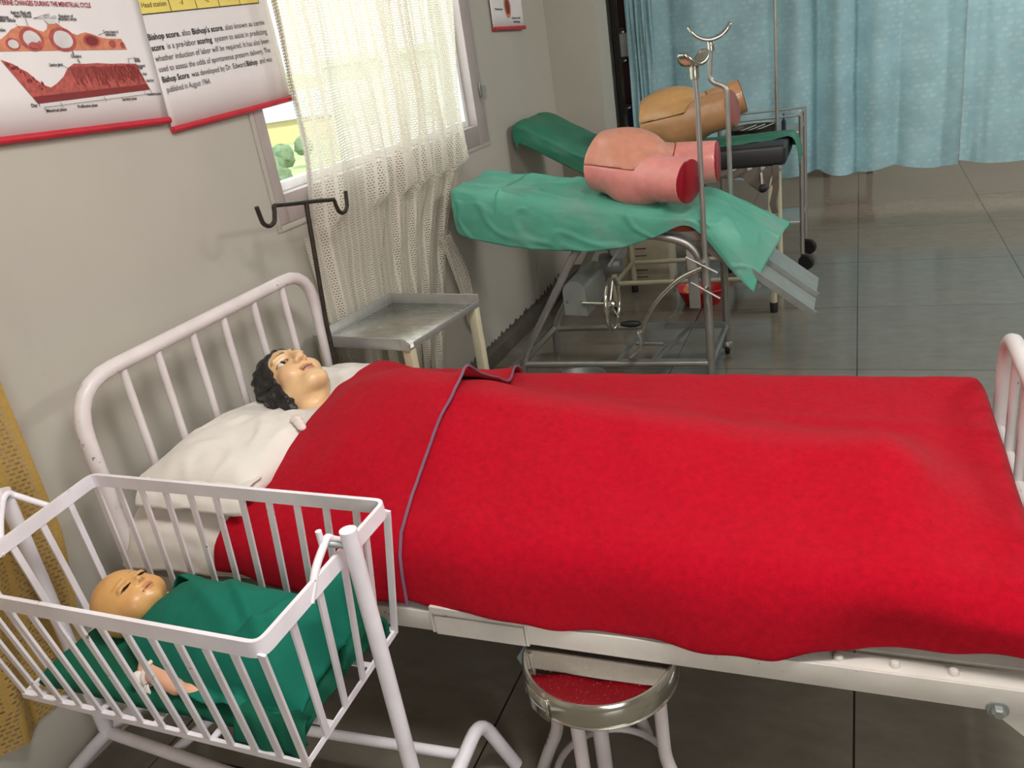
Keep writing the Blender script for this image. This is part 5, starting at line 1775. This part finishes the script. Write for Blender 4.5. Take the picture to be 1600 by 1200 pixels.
def rear_drapes():
    t = thing('plastic_drape', 'dull green plastic drape over the raised head end of the rear table', 'drape', (-1.5, 4.55, .80), 'jade drapes')
    net = []
    for x, z in ((-1.728, 1.065), (-1.715, 1.10), (-1.66, 1.100), (-1.50, 1.010), (-1.36, .928), (-1.27, .888)):
        dr = .125 if x > -1.7 else .10
        net.append([(x + .02, 4.300, z - dr), (x + .01, 4.298, z - .06), (x, 4.312, z - .01), (x, 4.40, z + .004), (x, 4.55, z + .004), (x, 4.72, z + .004), (x, 4.80, z - .012), (x + .02, 4.805, z - .10)])
    d = lambda u, v, p: (0, -.008 * fbm(p.x, p.y, p.z, 8) if v < .25 else 0, .006 * fbm(p.x, p.y, p.z, 9) if v > .2 else 0)
    MB().grid(netgrid(net, 60, 60, d)).build('drape_sheet', 'drape_dark', t, 60, thick=.002)
    t = thing('plastic_drape', 'dull green plastic drape over the black foot end of the rear table', 'drape', (-.7, 4.55, .76), 'jade drapes')
    net = []
    for x in (-1.26, -1.1, -.9, -.7, -.55, -.42):
        z = .868
        ye = interp(x, [-1.26, -.7, -.42], [4.305, 4.40, 4.50])
        net.append([(x, ye, z - .004 if x > -.8 else z - .03), (x, ye + .03, z), (x, 4.55, z + .002), (x, 4.68, z + .003), (x, 4.78, z), (x, 4.815, z - .03), (x, 4.82, z - .09)])
    net.append([(-.318, 4.54, .868), (-.318, 4.58, .874), (-.316, 4.63, .874), (-.316, 4.70, .872), (-.318, 4.77, .866), (-.318, 4.81, .84), (-.318, 4.82, .78)])
    net.append([(-.285, 4.52, .806), (-.285, 4.58, .818), (-.285, 4.64, .82), (-.285, 4.70, .82), (-.285, 4.77, .81), (-.285, 4.81, .79), (-.287, 4.82, .75)])
    net.append([(-.278, 4.55, .715), (-.275, 4.58, .725), (-.275, 4.64, .738), (-.275, 4.70, .745), (-.275, 4.77, .745), (-.277, 4.81, .735), (-.28, 4.82, .72)])
    d = lambda u, v, p: (0, 0, .006 * fbm(p.x, p.y, p.z, 9))
    MB().grid(netgrid(net, 80, 50, d)).build('drape_sheet', 'drape_dark', t, 60, thick=.002)
rear_drapes()

# ------------------------------------------------------------------ trolley, rack, basin and small things at the back
def trolley():
    t = thing('instrument_trolley', 'steel instrument trolley with black casters beside the pale blue curtain', 'trolley', (-.52, 5.28, 0))
    x0, x1, y0, y1 = -.75, -.30, 5.10, 5.46
    for x in (x0, x1):
        for y in (y0, y1):
            MB().tube([(x, y, .10), (x, y, .90)], .0125, 12).build('upright', 'chrome', t)
            w = MB().lathe([(0, -.014), (.040, -.014), (.046, -.008), (.046, .008), (.040, .014), (0, .014)], (x + .02, y - .0, .047), (.4, 1, 0), 24)
            w.build('caster', 'rubber', t)
            MB().tube([(x, y, .10), (x + .012, y, .06)], .010, 8).build('caster_fork', 'dark_iron', t)
    for z in (.285, .80):
        MB().box((x0, y0, z), (x1, y1, z + .014), .003).build('shelf', 'steel', t)
    for y in (y0, y1):
        MB().tube([(x0, y, .90), (x1, y, .90)], .006, 8).build('guard_rail', 'chrome', t)
    for x in (x0, x1):
        MB().tube([(x, y0, .90), (x, y1, .90)], .006, 8).build('guard_rail', 'chrome', t)
    p = thing('drip_pole', 'tall thin steel drip pole standing at the instrument trolley', 'drip pole', (-.425, 5.085, .30))
    MB().tube([(-.427, 5.075, .30), (-.424, 5.075, 1.1)], .011, 10).build('lower_tube', 'chrome', p)
    MB().tube([(-.424, 5.075, 1.1), (-.42, 5.075, 2.1)], .0085, 10).build('upper_tube', 'chrome', p)
    MB().tube([(-.49, 5.075, 2.12), (-.48, 5.075, 2.09), (-.42, 5.075, 2.1), (-.36, 5.075, 2.09), (-.35, 5.075, 2.12)], .005, 8).build('hook', 'chrome', p)
    o = thing('instrument_tray', 'dark tray with small instruments on the steel trolley', 'tray', (-.58, 5.25, .815))
    MB().lathe([(0, 0), (.13, 0), (.145, .03), (.150, .032), (.147, .026), (.132, .006), (0, .006)], (-.58, 5.25, .814), seg=36).build('tray_body', 'dark_iron', o)
    for k in range(3):
        MB().tube([(-.66 + .05 * k, 5.2, .828), (-.56 + .05 * k, 5.27, .85)], .004, 6).build('instrument', 'dull_steel', o)
    tag(MB().lathe([(0, 0), (.012, 0), (.012, .05), (.004, .065), (.003, .095), (0, .095)], (-.40, 5.2, .814), seg=14).build('small_bottle', 'dark_navy'), 'small dark bottle standing on the steel trolley', 'bottle')
trolley()

def rack():
    t = thing('storage_rack', 'dark slotted angle storage rack in the gap between pillar and curtain', 'rack', (-1.45, 6.8, 0))
    for x in (-1.735, -1.2):
        for y in (6.62, 7.0):
            m = MB().box((x, y, 0), (x + .034, y + .003, 2.2)); m.box((x, y, 0), (x + .003, y + .034, 2.2))
            m.build('upright', 'dark_iron', t)
    m = MB()
    for k in range(60):
        m.box((-1.722, 6.618, .1 + k * .035), (-1.712, 6.6205, .118 + k * .035))
    m.build('slots', 'rubber', t)
    for z in (.35, .735, .92, 1.265, 1.47, 1.9):
        MB().box((-1.733, 6.625, z), (-1.17, 7.03, z + .018)).build('shelf', 'dark_iron', t)
    tag(MB().box((-1.69, 6.66, 1.489), (-1.25, 6.98, 1.80), .01).build('storage_box', 'dark_maroon'), 'dark maroon box on the upper shelf of the slotted rack', 'box')
    tag(MB().box((-1.69, 6.64, 1.284), (-1.25, 6.98, 1.455), .012).build('linen_stack', 'pale_grey'), 'pale folded linen stack between the maroon boxes on the rack', 'linen')
    tag(MB().box((-1.69, 6.66, .939), (-1.25, 6.98, 1.25), .01).build('storage_box', 'dark_maroon'), 'dark maroon box on the middle shelf of the slotted rack', 'box')
    tag(MB().box((-1.69, 6.65, .754), (-1.25, 6.98, .905), .03).build('navy_bag', 'dark_navy'), 'navy cloth bag on the shelf below the maroon box of the slotted rack', 'bag')
rack()

def small_things():
    c = (-.805, 4.53, 0)
    t = thing('basin', 'red plastic basin on the floor under the rear table', 'basin', c)
    MB().lathe([(0, 0), (.095, 0), (.10, .004), (.135, .085), (.152, .092), (.153, .097), (.138, .098), (.128, .09), (.098, .012), (0, .010)], c, seg=48).build('bowl', 'red_plastic', t)
    b = bmesh.new(); bmesh.ops.create_icosphere(b, subdivisions=3, radius=.032)
    for v in b.verts: v.co = Vector((-.875, 4.50, .075)) + v.co * (1 + .35 * noise.noise(v.co * 40))
    m = MB(); m.merge(b)
    tag(m.build('cotton_wad', 'wad'), 'crumpled orange and cream wad in the red basin', 'wad')
    t = thing('carton', 'pale slotted carton standing on the floor under the rear table', 'box', (-1.235, 5.0, 0))
    MB().box((-1.41, 4.90, 0), (-1.06, 5.13, .30), .004).build('carton_body', 'carton', t)
    m = MB()
    for k in range(5):
        m.box((-1.265, 4.897, .05 + k * .045), (-1.195, 4.902, .055 + k * .045))
    m.build('printed_bars', 'dark_iron', t)
    c = (-1.165, 3.30, 0)
    t = thing('steel_basin', 'round steel basin on the floor between bed and front table', 'basin', c)
    MB().lathe([(0, 0), (.09, 0), (.115, .055), (.128, .062), (.128, .066), (.112, .064), (.088, .01), (0, .008)], c, seg=44).build('bowl', 'dull_steel', t)
M['wad'] = plain('orange_cotton', (226, 150, 100), 0.9, var=0.3, vs=40)
small_things()

def chair():
    x0, x1, y0, y1 = -.29, .13, 8.0, 8.38
    t = thing('plastic_stool', 'low brown pink plastic stool behind the blue curtain, seen mirrored in the floor', 'stool', (-.08, 8.19, 0))
    for x in (x0 + .03, x1 - .03):
        for y in (y0 + .03, y1 - .03):
            MB().box((x - .025, y - .02, 0), (x + .025, y + .02, .40), .006).build('leg', 'brown_pink', t)
    MB().prism([(x0 + .05, y0, .16 if False else .20), (x1 - .05, y0, .20), (x1, y0, .40), (x0, y0, .40)], (0, .02, 0)).build('apron', 'brown_pink', t)
    MB().box((x0 - .02, y0 - .02, .40), (x1 + .02, y1 + .02, .43), .012).build('seat', 'brown_pink', t)
M['brown_pink'] = plain('brown_pink_plastic', (150, 112, 104), 0.5)
chair()

# ------------------------------------------------------------------ camera
cam = bpy.data.cameras.new('camera')
co = bpy.data.objects.new('camera', cam); COL.objects.link(co)
rt = Vector((0.92328873, 0.35595833, -0.14433020))
dn = Vector((0.01259120, -0.40360205, -0.91484799))
fw = Vector((-0.38389973, 0.84285174, -0.37712325))
mw = Matrix(((rt.x, -dn.x, -fw.x, 0), (rt.y, -dn.y, -fw.y, 0), (rt.z, -dn.z, -fw.z, 1.5), (0, 0, 0, 1)))
co.matrix_world = mw
cam.sensor_width = 36.0
cam.lens = 1288.294 * 36.0 / 1600.0
cam.clip_start = 0.02; cam.clip_end = 2000
SC.camera = co

# ------------------------------------------------------------------ light
def area(name, loc, target, sx, sy, power, color=(1, 1, 1)):
    l = bpy.data.lights.new(name, 'AREA'); l.shape = 'RECTANGLE'; l.size = sx; l.size_y = sy
    l.energy = power; l.color = color
    o = bpy.data.objects.new(name, l); COL.objects.link(o)
    o.location = loc
    o.rotation_euler = (Vector(target) - Vector(loc)).to_track_quat('-Z', 'Y').to_euler()
    return o
area('window_light', (W - .10, 3.14, 1.76), (1.0, 3.0, 1.0), 1.7, 1.3, 20, (.95, .98, 1.0))
area('rear_fill_light', (1.2, YB + .1, 2.0), (-.8, 2.2, .8), 2.6, 1.5, 105, (1, .995, .99))  # added fill behind the camera; the back wall has no window opening
area('overhead_fill_front', (.2, .9, 2.92), (.0, 1.2, 0), 1.3, .5, 66, (1, .99, .97))  # added overhead fill above the bed, no fixture modelled
area('overhead_fill_far', (2.7, 4.4, 2.92), (.6, 5.0, .6), 1.3, .6, 96, (1, .99, .97))  # unseen fill added to brighten the blue curtain and far side
area('far_room_fill', (1.6, 7.6, 2.6), (0.6, 7.6, 0.6), 1.6, .8, 60, (1, .98, .95))  # added fill brightening floor and wall beyond the blue curtain
sun = bpy.data.lights.new('sun', 'SUN'); sun.energy = 7; sun.angle = 0.02; sun.color = (1, .96, .88)
so = bpy.data.objects.new('sun', sun); COL.objects.link(so)
so.rotation_euler = Vector((-.55, .35, -.75)).to_track_quat('-Z', 'Y').to_euler()
wd = bpy.data.worlds.new('sky'); SC.world = wd; wd.use_nodes = True
nt = wd.node_tree
bg = nt.nodes['Background']
tc = nt.nodes.new('ShaderNodeTexCoord'); sp = nt.nodes.new('ShaderNodeSeparateXYZ'); rp = nt.nodes.new('ShaderNodeValToRGB')
nt.links.new(tc.outputs['Generated'], sp.inputs[0]); nt.links.new(sp.outputs[2], rp.inputs[0]); nt.links.new(rp.outputs[0], bg.inputs[0])
rp.color_ramp.elements[0].position = 0.0; rp.color_ramp.elements[0].color = (.95, .97, 1, 1)
rp.color_ramp.elements[1].position = 0.8; rp.color_ramp.elements[1].color = (.72, .84, 1, 1)
bg.inputs[1].default_value = 2.6
SC.view_settings.view_transform = 'Standard'
SC.view_settings.look = 'None'
SC.view_settings.exposure = -0.12
SC.view_settings.gamma = 1.0
SC.view_settings.use_curve_mapping = False
